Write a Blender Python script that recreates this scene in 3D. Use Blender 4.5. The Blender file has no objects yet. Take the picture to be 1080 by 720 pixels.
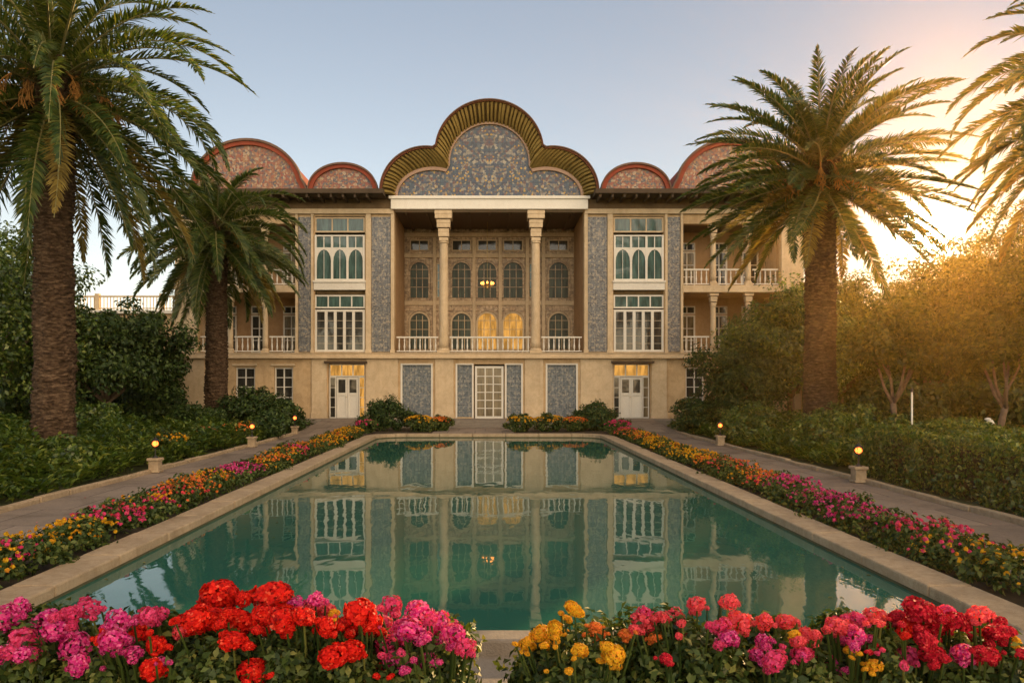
import bpy, math, random
import numpy as np
from mathutils import Vector, Matrix
R = math.radians
random.seed(7)
# ------------------------------------------------------------------ camera, sky, sun, exposure
scene = bpy.context.scene
EYE = 2.0
camd = bpy.data.cameras.new('camera'); cam = bpy.data.objects.new('camera', camd)
scene.collection.objects.link(cam)
cam.location = (0, 0, EYE); cam.rotation_euler = (R(90), 0, 0)
camd.sensor_width = 36; camd.lens = 800 / 1080 * 36
camd.shift_x = 25 / 1080; camd.shift_y = 44 / 1080
camd.clip_start = 0.05; camd.clip_end = 3000
scene.camera = cam
FILL_GLOW = 14.0
SUN_AZ, SUN_EL = R(31.2), R(13.0)
GLOW = Vector((math.sin(R(30.2)) * math.cos(R(9.8)), math.cos(R(30.2)) * math.cos(R(9.8)), math.sin(R(9.8))))
S = Vector((math.sin(SUN_AZ) * math.cos(SUN_EL), math.cos(SUN_AZ) * math.cos(SUN_EL), math.sin(SUN_EL)))
world = bpy.data.worlds.new('World'); scene.world = world; world.use_nodes = True
wn, wl = world.node_tree.nodes, world.node_tree.links
wn.clear()
sky = wn.new('ShaderNodeTexSky'); sky.sky_type = 'NISHITA'; sky.sun_disc = False
sky.sun_elevation = SUN_EL; sky.sun_rotation = SUN_AZ
sky.altitude = 400; sky.air_density = 1.0; sky.dust_density = 0.05; sky.ozone_density = 1.6
bg = wn.new('ShaderNodeBackground'); bg.inputs['Strength'].default_value = 0.10
outw = wn.new('ShaderNodeOutputWorld')
# the bright air round the low sun, part of the sky itself
tcw = wn.new('ShaderNodeTexCoord')
dotn = wn.new('ShaderNodeVectorMath'); dotn.operation = 'DOT_PRODUCT'; dotn.inputs[1].default_value = GLOW
nrm = wn.new('ShaderNodeVectorMath'); nrm.operation = 'NORMALIZE'
wl.new(tcw.outputs['Generated'], nrm.inputs[0]); wl.new(nrm.outputs[0], dotn.inputs[0])
def wmath(op, a, b=None):
    n = wn.new('ShaderNodeMath'); n.operation = op
    if isinstance(a, (int, float)): n.inputs[0].default_value = a
    else: wl.new(a, n.inputs[0])
    if b is not None:
        if isinstance(b, (int, float)): n.inputs[1].default_value = b
        else: wl.new(b, n.inputs[1])
    return n.outputs[0]
dd = wmath('MAXIMUM', dotn.outputs['Value'], 0.0)
core = wmath('MULTIPLY', wmath('POWER', dd, 3500.0), 160.0)
halo = wmath('MULTIPLY', wmath('POWER', dd, 420.0), 2.6)
wide = wmath('MULTIPLY', wmath('POWER', dd, 26.0), 0.22)
aur = wmath('ADD', halo, wide)
comb = wn.new('ShaderNodeCombineXYZ')
wl.new(wmath('ADD', aur, core), comb.inputs[0]); wl.new(wmath('ADD', wmath('MULTIPLY', aur, 0.72), wmath('MULTIPLY', core, .85)), comb.inputs[1]); wl.new(wmath('ADD', wmath('MULTIPLY', aur, 0.26), wmath('MULTIPLY', core, .6)), comb.inputs[2])
addv = wn.new('ShaderNodeVectorMath'); addv.operation = 'ADD'
tint = wn.new('ShaderNodeVectorMath'); tint.operation = 'MULTIPLY'; tint.inputs[1].default_value = (1.18, 0.985, 0.83)
wl.new(sky.outputs['Color'], tint.inputs[0])
dim = wn.new('ShaderNodeVectorMath'); dim.operation = 'SCALE'   # sky colour scaled down towards the sun
wl.new(tint.outputs[0], dim.inputs[0]); wl.new(wmath('SUBTRACT', 1.0, wmath('MULTIPLY', wmath('POWER', dd, 3.0), 0.50)), dim.inputs['Scale'])
wl.new(dim.outputs[0], addv.inputs[0]); wl.new(comb.outputs[0], addv.inputs[1])
# added warm fill glow behind the camera, brightens the facade and left side
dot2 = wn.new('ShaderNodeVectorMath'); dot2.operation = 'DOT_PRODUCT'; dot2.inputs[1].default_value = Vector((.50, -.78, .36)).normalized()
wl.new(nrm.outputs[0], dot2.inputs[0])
fill_glow = wmath('MULTIPLY', wmath('POWER', wmath('MAXIMUM', dot2.outputs['Value'], 0.0), 2.2), FILL_GLOW)
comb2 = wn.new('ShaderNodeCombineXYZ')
wl.new(fill_glow, comb2.inputs[0]); wl.new(wmath('MULTIPLY', fill_glow, 0.72), comb2.inputs[1]); wl.new(wmath('MULTIPLY', fill_glow, 0.42), comb2.inputs[2])
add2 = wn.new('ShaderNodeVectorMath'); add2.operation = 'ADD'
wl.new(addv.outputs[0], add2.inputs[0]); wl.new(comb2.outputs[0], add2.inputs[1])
# dusty rose band low over the horizon
sepw = wn.new('ShaderNodeSeparateXYZ'); wl.new(nrm.outputs[0], sepw.inputs[0])
band = wmath('MULTIPLY', wmath('POWER', 2.71828, wmath('MULTIPLY', wmath('ABSOLUTE', sepw.outputs[2]), -3.2)), 2.6)
comb3 = wn.new('ShaderNodeCombineXYZ')
wl.new(band, comb3.inputs[0]); wl.new(wmath('MULTIPLY', band, 0.82), comb3.inputs[1]); wl.new(wmath('MULTIPLY', band, 0.69), comb3.inputs[2])
add3 = wn.new('ShaderNodeVectorMath'); add3.operation = 'ADD'
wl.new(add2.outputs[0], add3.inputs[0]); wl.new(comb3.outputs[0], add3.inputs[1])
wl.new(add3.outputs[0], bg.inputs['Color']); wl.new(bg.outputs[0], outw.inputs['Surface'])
sund = bpy.data.lights.new('sun', 'SUN'); sund.energy = 4.2; sund.angle = R(0.6); sund.color = (1.0, 0.63, 0.27)
sun = bpy.data.objects.new('sun', sund); scene.collection.objects.link(sun)
sun.rotation_euler = S.to_track_quat('Z', 'Y').to_euler()
scene.view_settings.view_transform = 'Standard'; scene.view_settings.look = 'None'
scene.view_settings.gamma = 1.0; scene.view_settings.use_curve_mapping = False
scene.view_settings.exposure = 1.1
scene.render.engine = 'CYCLES'
cy = scene.cycles
cy.max_bounces = 8; cy.diffuse_bounces = 3; cy.glossy_bounces = 4; cy.transmission_bounces = 4; cy.volume_bounces = 0
cy.transparent_max_bounces = 8; cy.use_denoising = True
cy.sample_clamp_indirect = 6.0
col = scene.collection

# ------------------------------------------------------------------ materials
def new_mat(name):
    m = bpy.data.materials.new(name); m.use_nodes = True
    m.node_tree.nodes.clear(); return m
class NT:
    def __init__(s, m): s.m = m; s.n = m.node_tree.nodes; s.l = m.node_tree.links
    def node(s, t, **kw):
        n = s.n.new(t)
        for k, v in kw.items(): setattr(n, k, v)
        return n
    def link(s, a, b): s.l.new(a, b)
    def val(s, sock, v):
        if hasattr(v, 'is_output') or isinstance(v, bpy.types.NodeSocket): s.l.new(v, sock)
        else: sock.default_value = v
    def math(s, op, a, b=0.0, clamp=False):
        n = s.node('ShaderNodeMath', operation=op, use_clamp=clamp); s.val(n.inputs[0], a); s.val(n.inputs[1], b); return n.outputs[0]
    def coord(s, which='Object'): return s.node('ShaderNodeTexCoord').outputs[which]
    def mapping(s, v, scale=(1, 1, 1), loc=(0, 0, 0)):
        n = s.node('ShaderNodeMapping'); s.link(v, n.inputs[0]); n.inputs['Scale'].default_value = scale; n.inputs['Location'].default_value = loc
        return n.outputs[0]
    def noise(s, v, scale, detail=4, rough=0.55, dist=0.0):
        n = s.node('ShaderNodeTexNoise'); s.link(v, n.inputs['Vector']); n.inputs['Scale'].default_value = scale
        n.inputs['Detail'].default_value = detail; n.inputs['Roughness'].default_value = rough; n.inputs['Distortion'].default_value = dist
        return n.outputs
    def voro(s, v, scale, feature='F1', rnd=1.0):
        n = s.node('ShaderNodeTexVoronoi', feature=feature); s.link(v, n.inputs['Vector']); n.inputs['Scale'].default_value = scale
        n.inputs['Randomness'].default_value = rnd; return n.outputs
    def ramp(s, f, stops, interp='LINEAR'):
        n = s.node('ShaderNodeValToRGB'); e = n.color_ramp; e.interpolation = interp
        while len(e.elements) < len(stops): e.elements.new(0.5)
        for el, (p, c) in zip(e.elements, stops):
            el.position = p; el.color = (*c, 1)
        s.val(n.inputs[0], f); return n.outputs[0]
    def mix(s, f, a, b, mode='MIX'):
        n = s.node('ShaderNodeMix', data_type='RGBA', blend_type=mode)
        s.val(n.inputs[0], f)
        for sock, v in ((n.inputs[6], a), (n.inputs[7], b)):
            if isinstance(v, tuple): sock.default_value = (*v, 1) if len(v) == 3 else v
            else: s.link(v, sock)
        return n.outputs[2]
    def bump(s, h, strength=0.3, dist=0.02, normal=None):
        n = s.node('ShaderNodeBump'); n.inputs['Strength'].default_value = strength; n.inputs['Distance'].default_value = dist
        s.link(h, n.inputs['Height'])
        if normal is not None: s.link(normal, n.inputs['Normal'])
        return n.outputs[0]
    def principled(s, color, rough=0.8, spec=0.3, normal=None, **kw):
        n = s.node('ShaderNodeBsdfPrincipled')
        if isinstance(color, tuple): n.inputs['Base Color'].default_value = (*color, 1)
        else: s.link(color, n.inputs['Base Color'])
        s.val(n.inputs['Roughness'], rough); n.inputs['Specular IOR Level'].default_value = spec
        if normal is not None: s.link(normal, n.inputs['Normal'])
        for k, v in kw.items(): s.val(n.inputs[k], v)
        return n.outputs[0]
    def out(s, sh):
        o = s.node('ShaderNodeOutputMaterial'); s.link(sh, o.inputs['Surface']); return s.m

def mul(c, f): return tuple(min(1, x * f) for x in c)
def plaster(name, c, var=0.18, stain=0.25, bumps=0.25, scale=1.0):
    t = NT(new_mat(name)); v = t.coord()
    big = t.noise(v, 0.7 * scale, 5, 0.6)[0]
    st = t.noise(t.mapping(v, (2.2, 2.2, 0.25)), 1.6 * scale, 5, 0.65)[0]
    fine = t.noise(v, 28 * scale, 4, 0.6)[0]
    blotch = t.ramp(t.noise(v, 3.1 * scale, 6, .7, .8)[0], [(0.42, (.80, .76, .70)), (0.55, (1, 1, 1))])
    c1 = t.ramp(big, [(0.3, mul(c, 1 - var)), (0.55, c), (0.75, mul(c, 1 + var * 0.6))])
    c2 = t.mix(t.math('MULTIPLY', t.ramp(st, [(0.5, (0, 0, 0)), (0.72, (1, 1, 1))]), stain), c1, mul((c[0] * .62, c[1] * .55, c[2] * .5), 1))
    c2 = t.mix(min(1, stain * 1.4), c2, blotch, 'MULTIPLY')
    c3 = t.mix(0.25, c2, t.ramp(fine, [(0.3, mul(c, .7)), (0.7, mul(c, 1.15))]))
    return t.out(t.principled(c3, 0.88, 0.2, t.bump(t.math('ADD', fine, t.math('MULTIPLY', big, 2.0)), bumps, 0.02)))
def mosaic(name, palette, scale=9, accent=None, accent_amt=0.5, base_mix=0.35):
    """hand painted tiles: small floral motifs, mirrored left to right about the building's axis, with joints"""
    t = NT(new_mat(name)); v = t.coord()
    sx = t.node('ShaderNodeSeparateXYZ'); t.link(v, sx.inputs[0])
    cx = t.node('ShaderNodeCombineXYZ'); t.link(t.math('ABSOLUTE', sx.outputs[0]), cx.inputs[0]); t.link(sx.outputs[1], cx.inputs[1]); t.link(sx.outputs[2], cx.inputs[2])
    p = cx.outputs[0]
    nz = t.noise(p, scale * .45, 2, 0.5)
    wp = t.node('ShaderNodeVectorMath', operation='ADD'); t.link(p, wp.inputs[0])
    ws = t.node('ShaderNodeVectorMath', operation='SCALE'); t.link(nz[1], ws.inputs[0]); ws.inputs['Scale'].default_value = 1.3 / scale
    t.link(ws.outputs[0], wp.inputs[1])
    vo = t.voro(wp.outputs[0], scale)
    sep = t.node('ShaderNodeSeparateColor'); t.link(vo[1], sep.inputs[0])
    n = len(palette)
    colr = t.ramp(sep.outputs[0], [(i / n, c) for i, c in enumerate(palette)], 'CONSTANT')
    fl = t.noise(wp.outputs[0], scale * 1.7, 3, 0.6, 1.5)[0]
    colr = t.mix(base_mix, colr, t.ramp(fl, [(0.36, mul(palette[0], .7)), (0.48, palette[1]), (0.56, palette[-1]), (0.68, palette[2])]))
    if accent:
        am = t.ramp(t.noise(p, 1.1, 3, 0.6)[0], [(0.40, (0, 0, 0)), (0.52, (1, 1, 1))])
        am2 = t.ramp(t.voro(wp.outputs[0], scale * .62)[0], [(0.2, (1, 1, 1)), (0.34, (0, 0, 0))])
        colr = t.mix(t.math('MULTIPLY', t.math('MULTIPLY', am, am2), accent_amt), colr, accent)
    rings = t.voro(p, scale * .28, 'DISTANCE_TO_EDGE', 0.25)[0]
    colr = t.mix(t.math('MULTIPLY', t.ramp(rings, [(0.03, (1, 1, 1)), (0.07, (0, 0, 0))]), 0.35), colr, palette[-1])
    br = t.node('ShaderNodeTexBrick'); br.offset = 0.0
    cz = t.node('ShaderNodeCombineXYZ'); t.link(sx.outputs[0], cz.inputs[0]); t.link(sx.outputs[2], cz.inputs[1])
    t.link(cz.outputs[0], br.inputs['Vector']); br.inputs['Scale'].default_value = 1.0
    br.inputs['Brick Width'].default_value = 0.21; br.inputs['Row Height'].default_value = 0.21; br.inputs['Mortar Size'].default_value = 0.006
    br.inputs['Color1'].default_value = (1, 1, 1, 1); br.inputs['Color2'].default_value = (.88, .88, .88, 1); br.inputs['Mortar'].default_value = (.45, .42, .4, 1)
    colr = t.mix(0.8, colr, br.outputs[0], 'MULTIPLY')
    return t.out(t.principled(colr, 0.42, 0.35, t.bump(br.outputs['Fac'], -0.15, 0.01)))
def plain(name, c, rough=0.6, spec=0.3, var=0.12, scale=6.0, metallic=0.0, bumps=0.1):
    t = NT(new_mat(name)); v = t.coord()
    n1 = t.noise(v, scale, 4, 0.6)[0]
    cc = t.ramp(n1, [(0.3, mul(c, 1 - var)), (0.7, mul(c, 1 + var))])
    return t.out(t.principled(cc, rough, spec, t.bump(n1, bumps, 0.01), Metallic=metallic))
def emit(name, c, s, noise_scale=None, lo=0.3):
    t = NT(new_mat(name)); e = t.node('ShaderNodeEmission'); e.inputs[0].default_value = (*c, 1); e.inputs[1].default_value = s
    if noise_scale:
        nz = t.noise(t.mapping(t.coord(), (1.6, 1.0, .25)), noise_scale, 3, 0.6)[0]
        t.link(t.ramp(nz, [(0.38, mul(c, lo)), (0.6, c)]), e.inputs[0])
    return t.out(e.outputs[0])
def leafmat(name, stops, trans=0.35, rough=0.5, spec=0.35):
    t = NT(new_mat(name))
    g = t.node('ShaderNodeNewGeometry')
    c = t.ramp(g.outputs['Random Per Island'], stops)
    big = t.noise(t.coord(), 0.9, 3, 0.6)[0]
    c = t.mix(0.6, c, t.ramp(big, [(0.35, (.62, .66, .6)), (0.65, (1.0, 1.0, .95))]), 'MULTIPLY')
    p = t.principled(c, rough, spec)
    tr = t.node('ShaderNodeBsdfTranslucent'); 
    t.link(t.mix(1.0, c, (1.5, 1.35, 0.6), 'MULTIPLY'), tr.inputs[0])
    mx = t.node('ShaderNodeMixShader'); mx.inputs[0].default_value = trans
    t.link(p, mx.inputs[1]); t.link(tr.outputs[0], mx.inputs[2])
    return t.out(mx.outputs[0])
def petalmat(name, a, b, c, trans=0.35):
    return leafmat(name, [(0, (a[0] * .35, a[1] * .3, a[2] * .3)), (.15, a), (0.55, b), (.92, c), (1, (min(1, c[0] * 1.15), c[1] + .1, c[2] + .06))], trans, 0.6, 0.15)

def slabs(name, c, var=.3, stain=.4, bumps=.5, scale=1.5):
    t = NT(new_mat(name)); v = t.coord()
    br = t.node('ShaderNodeTexBrick'); br.offset = 0.37; t.link(t.mapping(v, (1, 1, 1), (.13, .2, 0)), br.inputs['Vector']); br.inputs['Scale'].default_value = 1
    br.inputs['Brick Width'].default_value = 1.08; br.inputs['Row Height'].default_value = 1.35; br.inputs['Mortar Size'].default_value = .012; br.inputs['Mortar Smooth'].default_value = .3
    br.inputs['Color1'].default_value = (*mul(c, 1.08), 1); br.inputs['Color2'].default_value = (*mul(c, .82), 1); br.inputs['Mortar'].default_value = (*mul(c, .35), 1)
    big = t.noise(v, .9, 6, .65, .5)[0]; fine = t.noise(v, 22, 5, .65)[0]
    cc = t.mix(.9, br.outputs[0], t.ramp(big, [(.32, (.55, .53, .5)), (.5, (.95, .95, .95)), (.7, (1.15, 1.12, 1.08))]), 'MULTIPLY')
    cc = t.mix(.5, cc, t.ramp(fine, [(.3, (.6, .6, .6)), (.65, (1.1, 1.1, 1.1))]), 'MULTIPLY')
    h = t.math('SUBTRACT', t.math('ADD', fine, big), t.math('MULTIPLY', br.outputs['Fac'], 1.5))
    return t.out(t.principled(cc, .85, .25, t.bump(h, bumps, .02)))
M = {}
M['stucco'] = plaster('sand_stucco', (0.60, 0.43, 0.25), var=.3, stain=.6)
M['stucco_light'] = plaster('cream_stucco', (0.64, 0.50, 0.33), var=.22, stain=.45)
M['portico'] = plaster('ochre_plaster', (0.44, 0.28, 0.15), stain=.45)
M['ornament'] = mosaic('carved_ochre_plaster', [(.22, .13, .07), (.50, .34, .19), (.12, .075, .045), (.36, .23, .12), (.66, .50, .32)], 9, base_mix=.5)
M['white'] = plaster('white_paint', (0.74, 0.70, 0.62), var=.08, stain=.15, bumps=.08)
M['beam'] = plaster('white_beam_paint', (0.78, 0.74, 0.66), var=.06, stain=.15, bumps=.08)
M['tile_grey'] = mosaic('grey_blue_tiles', [(.09, .11, .14), (.19, .20, .21), (.13, .15, .175), (.045, .055, .08), (.40, .34, .26)], 14)
M['tile_ground'] = mosaic('slate_blue_tiles', [(.08, .11, .14), (.17, .195, .215), (.11, .14, .17), (.04, .065, .09), (.32, .30, .26)], 13)
M['tile_ped'] = mosaic('painted_pediment_tiles', [(.045, .06, .09), (.12, .15, .17), (.30, .24, .17), (.08, .10, .15), (.20, .09, .07), (.06, .10, .13), (.50, .43, .32), (.05, .07, .12)], 9.5, accent=(.60, .36, .05), accent_amt=1.0)
M['tile_lun'] = mosaic('painted_lunette_tiles', [(.30, .06, .035), (.07, .10, .13), (.46, .36, .24), (.26, .07, .045), (.05, .07, .10), (.34, .16, .08)], 10, accent=(.42, .30, .10), accent_amt=.5)
M['redtile'] = plaster('red_tile_border', (0.26, 0.06, 0.035), var=.25, stain=.3, scale=3)
M['rimred'] = plaster('dark_red_rim', (0.17, 0.06, 0.035), var=.3, scale=3)
M['pinkband'] = plaster('dusty_pink_band', (0.40, 0.27, 0.20), var=.2, scale=3)
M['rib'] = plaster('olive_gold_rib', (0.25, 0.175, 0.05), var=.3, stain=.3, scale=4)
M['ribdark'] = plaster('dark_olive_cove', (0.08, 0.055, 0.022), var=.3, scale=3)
M['roof'] = plaster('weathered_roof', (0.16, 0.10, 0.075), var=.2, scale=2)
M['eave'] = plaster('dark_eave_wood', (0.085, 0.06, 0.04), var=.3, stain=.3, scale=3)
M['stone'] = plaster('grey_stone', (0.25, 0.215, 0.175), var=.2, stain=.35, bumps=.5, scale=2)
M['coping'] = plaster('buff_limestone', (0.46, 0.35, 0.23), var=.3, stain=.6, bumps=.8, scale=2.5)
M['pave'] = slabs('worn_concrete', (0.27, 0.215, 0.17), var=.35, stain=.5, bumps=.6, scale=1.5)
M['algae'] = plaster('waterline_algae', (0.10, 0.095, 0.05), var=.4, scale=4)
M['soil'] = plaster('garden_soil', (0.07, 0.055, 0.035), var=.4, scale=3, bumps=.8)
M['ground'] = plaster('dry_grass_ground', (0.10, 0.11, 0.05), var=.4, scale=.5, bumps=.8)
M['wood'] = plain('brown_wood', (0.10, 0.06, 0.035))
M['bark'] = plain('grey_bark', (0.16, 0.11, 0.075), rough=.9, var=.35, scale=9, bumps=.6)
M['frieze'] = plaster('dark_frieze_boards', (0.17, 0.115, 0.065), var=.3, stain=.4, scale=2)
M['metal'] = plain('dark_metal', (0.06, 0.055, 0.05), .45, .5, metallic=.8)
M['brass'] = plain('old_brass', (0.5, 0.36, 0.14), .35, .5, metallic=.9)
M['curtain'] = plain('pale_curtain', (0.42, 0.36, 0.27), .8, .1, .15, 3)
def glass(name, c, rough=0.06, spec=.5):
    t = NT(new_mat(name)); v = t.coord()
    n1 = t.noise(t.mapping(v, (5, 1, .8)), 1.2, 3, 0.6)[0]
    cc = t.ramp(n1, [(0.35, mul(c, .6)), (0.65, mul(c, 1.5))])
    n2 = t.noise(v, 1.5, 2)[0]
    return t.out(t.principled(cc, rough, spec, t.bump(n2, 0.25, 0.02)))
M['glass_teal'] = glass('teal_window_glass', (0.06, 0.105, 0.095))
M['glass_porch'] = glass('dim_green_glass', (0.05, 0.065, 0.048), .3, .18)
M['glass_dark'] = glass('dark_window_glass', (0.035, 0.034, 0.03))
M['glass_warm'] = glass('curtained_glass', (0.16, 0.125, 0.075), .15)
M['lit'] = emit('lamplit_glass', (1.0, 0.48, 0.10), 0.42, 4.0, .42)
M['bulb'] = emit('glowing_bulb', (1.0, 0.12, 0.02), 3.4)
M['bulb_small'] = emit('glowing_candle_bulb', (1.0, 0.30, 0.05), 3.0)
# water
t = NT(new_mat('pool_water')); v = t.coord()
w1 = t.noise(t.mapping(v, (1.0, 0.45, 1.0)), 1.6, 3, 0.5, 0.4)[0]
w2 = t.noise(t.mapping(v, (1.0, 0.35, 1.0)), 7.0, 2, 0.5)[0]
pw = t.ramp(t.noise(v, 0.35, 3, .6)[0], [(.38, (.35, .35, .35)), (.62, (1, 1, 1))])
hgt = t.math('MULTIPLY', t.math('ADD', w1, t.math('MULTIPLY', w2, 0.22)), pw)
M['water'] = t.out(t.principled((0.022, 0.105, 0.078), 0.02, 0.5, t.bump(hgt, 0.15, 0.03), IOR=1.36))
# foliage
M['palm'] = leafmat('palm_leaflets', [(0, (.025, .055, .012)), (0.6, (.065, .11, .022)), (1, (.18, .19, .045))], .40, .36, .5)
M['dry'] = leafmat('dry_palm_leaflets', [(0, (.14, .10, .03)), (0.6, (.25, .18, .045)), (1, (.38, .29, .08))], .45, .5, .3)
M['rachis'] = plain('palm_rachis', (.20, .18, .07), .55, .3)
M['fruitstalk'] = plain('orange_fruit_stalk', (.42, .20, .05), .6, .3)
M['leaf_dark'] = leafmat('dark_leaves', [(0, (.022, .05, .014)), (0.6, (.05, .09, .022)), (1, (.12, .17, .04))], .28)
M['leaf_mid'] = leafmat('green_leaves', [(0, (.035, .07, .014)), (0.5, (.095, .16, .028)), (.85, (.17, .23, .04)), (1, (.36, .38, .09))], .38, .33, .6)
M['leaf_warm'] = leafmat('olive_leaves', [(0, (.025, .045, .009)), (0.5, (.055, .085, .016)), (1, (.14, .16, .035))], .36)
M['leaf_bed'] = leafmat('bed_leaves', [(0, (.025, .05, .012)), (0.5, (.07, .11, .022)), (.85, (.14, .18, .04)), (1, (.28, .27, .07))], .32)
M['yellow'] = petalmat('yellow_petals', (.75, .42, .02), (.85, .55, .03), (.8, .30, .02))
M['orange'] = petalmat('orange_petals', (.75, .20, .03), (.85, .33, .06), (.8, .15, .06))
M['pink'] = petalmat('pink_petals', (.75, .05, .22), (.80, .10, .28), (.6, .02, .12))
M['magenta'] = petalmat('magenta_petals', (.55, .015, .20), (.75, .05, .32), (.8, .18, .42))
M['coral'] = petalmat('coral_petals', (.80, .07, .10), (.85, .14, .18), (.7, .03, .08))
M['red'] = petalmat('scarlet_petals', (.55, .006, .004), (.72, .012, .008), (.85, .03, .01), .2)
M['crimson'] = petalmat('crimson_petals', (.42, .004, .018), (.62, .01, .035), (.75, .03, .06), .2)

# ------------------------------------------------------------------ mesh helpers
def tag(o, label=None, cat=None, group=None, kind=None):
    if label: o['label'] = label
    if cat: o['category'] = cat
    if group: o['group'] = group
    if kind: o['kind'] = kind
    return o
def empty(name, loc, label, cat, group=None, rz=0.0):
    o = bpy.data.objects.new(name, None); o.empty_display_size = .2; col.objects.link(o)
    o.location = loc; o.rotation_euler = (0, 0, rz)
    return tag(o, label, cat, group)
def npmesh(name, V, F, mat, parent=None, loc=None, smooth=False, obname=None):
    """V (n,3) float array; F list of arrays of faces, each array (m,k)"""
    me = bpy.data.meshes.new(name)
    V = np.asarray(V, dtype=np.float32)
    if not isinstance(F, list): F = [F]
    F = [np.asarray(f, dtype=np.int32) for f in F if len(f)]
    idx = np.concatenate([f.ravel() for f in F])
    tot = np.concatenate([np.full(len(f), f.shape[1], np.int32) for f in F])
    st = np.concatenate([[0], np.cumsum(tot)[:-1]]).astype(np.int32)
    me.vertices.add(len(V)); me.vertices.foreach_set('co', V.ravel())
    me.loops.add(len(idx)); me.loops.foreach_set('vertex_index', idx)
    me.polygons.add(len(tot)); me.polygons.foreach_set('loop_start', st); me.polygons.foreach_set('loop_total', tot)
    if smooth: me.polygons.foreach_set('use_smooth', np.ones(len(tot), bool))
    me.update(calc_edges=True)
    if mat: me.materials.append(mat)
    o = bpy.data.objects.new(obname or name, me); col.objects.link(o)
    if parent: o.parent = parent
    if loc is not None: o.location = loc
    return o
class MB:
    def __init__(s): s.v = []; s.f = []
    def add(s, vs, fs):
        b = len(s.v); s.v += [tuple(p) for p in vs]; s.f += [tuple(b + i for i in f) for f in fs]; return s
    def box(s, x0, x1, y0, y1, z0, z1):
        if x0 > x1: x0, x1 = x1, x0
        if y0 > y1: y0, y1 = y1, y0
        if z0 > z1: z0, z1 = z1, z0
        return s.add([(x0, y0, z0), (x1, y0, z0), (x1, y1, z0), (x0, y1, z0), (x0, y0, z1), (x1, y0, z1), (x1, y1, z1), (x0, y1, z1)],
                     [(0, 3, 2, 1), (4, 5, 6, 7), (0, 1, 5, 4), (1, 2, 6, 5), (2, 3, 7, 6), (3, 0, 4, 7)])
    def prism_xz(s, pts, y0, y1):
        """polygon in x,z (counter-clockwise seen from the front, -y) extruded from y0 (front) to y1"""
        n = len(pts)
        vs = [(x, y0, z) for x, z in pts] + [(x, y1, z) for x, z in pts]
        fs = [tuple(range(n)), tuple(range(2 * n - 1, n - 1, -1))]
        fs += [(i, n + i, n + (i + 1) % n, (i + 1) % n) for i in range(n)]
        return s.add(vs, fs)
    def prism_yz(s, pts, x0, x1):
        n = len(pts)
        vs = [(x0, y, z) for y, z in pts] + [(x1, y, z) for y, z in pts]
        fs = [tuple(range(n - 1, -1, -1)), tuple(range(n, 2 * n))]
        fs += [(i, (i + 1) % n, n + (i + 1) % n, n + i) for i in range(n)]
        return s.add(vs, fs)
    def ring_xz(s, outer, inner, y0, y1, closed=False):
        n = len(outer)
        vs = [(x, y0, z) for x, z in outer] + [(x, y0, z) for x, z in inner] + [(x, y1, z) for x, z in outer] + [(x, y1, z) for x, z in inner]
        fs = []
        for i in range(n if closed else n - 1):
            j = (i + 1) % n
            fs += [(i, j, n + j, n + i), (2 * n + i, 3 * n + i, 3 * n + j, 2 * n + j), (i, 2 * n + i, 2 * n + j, j), (n + i, n + j, 3 * n + j, 3 * n + i)]
        if not closed:
            for e in (0, n - 1): fs.append((e, n + e, 3 * n + e, 2 * n + e))
        return s.add(vs, fs)
    def lathe(s, x, y, prof, n=20):
        b = []
        for r, z in prof:
            b += [(x + r * math.cos(2 * math.pi * k / n), y + r * math.sin(2 * math.pi * k / n), z) for k in range(n)]
        fs = []
        for i in range(len(prof) - 1):
            for k in range(n):
                k2 = (k + 1) % n
                fs.append((i * n + k, i * n + k2, (i + 1) * n + k2, (i + 1) * n + k))
        fs.append(tuple(range(n - 1, -1, -1))); fs.append(tuple((len(prof) - 1) * n + k for k in range(n)))
        return s.add(b, fs)
    def tube(s, pts, rad, n=8):
        pts = [Vector(p) for p in pts]; b = []
        for i, p in enumerate(pts):
            tdir = (pts[min(i + 1, len(pts) - 1)] - pts[max(i - 1, 0)]).normalized()
            a = tdir.cross(Vector((0.31, 0.2, 0.93)) if abs(tdir.z) < .9 else Vector((1, 0.1, 0))).normalized(); c = tdir.cross(a)
            r = rad[i] if isinstance(rad, (list, tuple)) else rad
            b += [tuple(p + a * r * math.cos(2 * math.pi * k / n) + c * r * math.sin(2 * math.pi * k / n)) for k in range(n)]
        fs = []
        for i in range(len(pts) - 1):
            for k in range(n):
                k2 = (k + 1) % n
                fs.append((i * n + k, i * n + k2, (i + 1) * n + k2, (i + 1) * n + k))
        fs.append(tuple(range(n - 1, -1, -1))); fs.append(tuple((len(pts) - 1) * n + k for k in range(n)))
        return s.add(b, fs)
    def build(s, name, mat, parent=None, loc=None, smooth=False, bevel=0.0):
        me = bpy.data.meshes.new(name); me.from_pydata(s.v, [], s.f); me.update()
        me.materials.append(mat if not isinstance(mat, str) else M[mat])
        if smooth:
            me.polygons.foreach_set('use_smooth', [True] * len(me.polygons))
        o = bpy.data.objects.new(name, me); col.objects.link(o)
        if parent: o.parent = parent
        if loc is not None: o.location = loc
        if bevel:
            m = o.modifiers.new('bevel', 'BEVEL'); m.width = bevel; m.segments = 2; m.limit_method = 'ANGLE'
        return o

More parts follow.
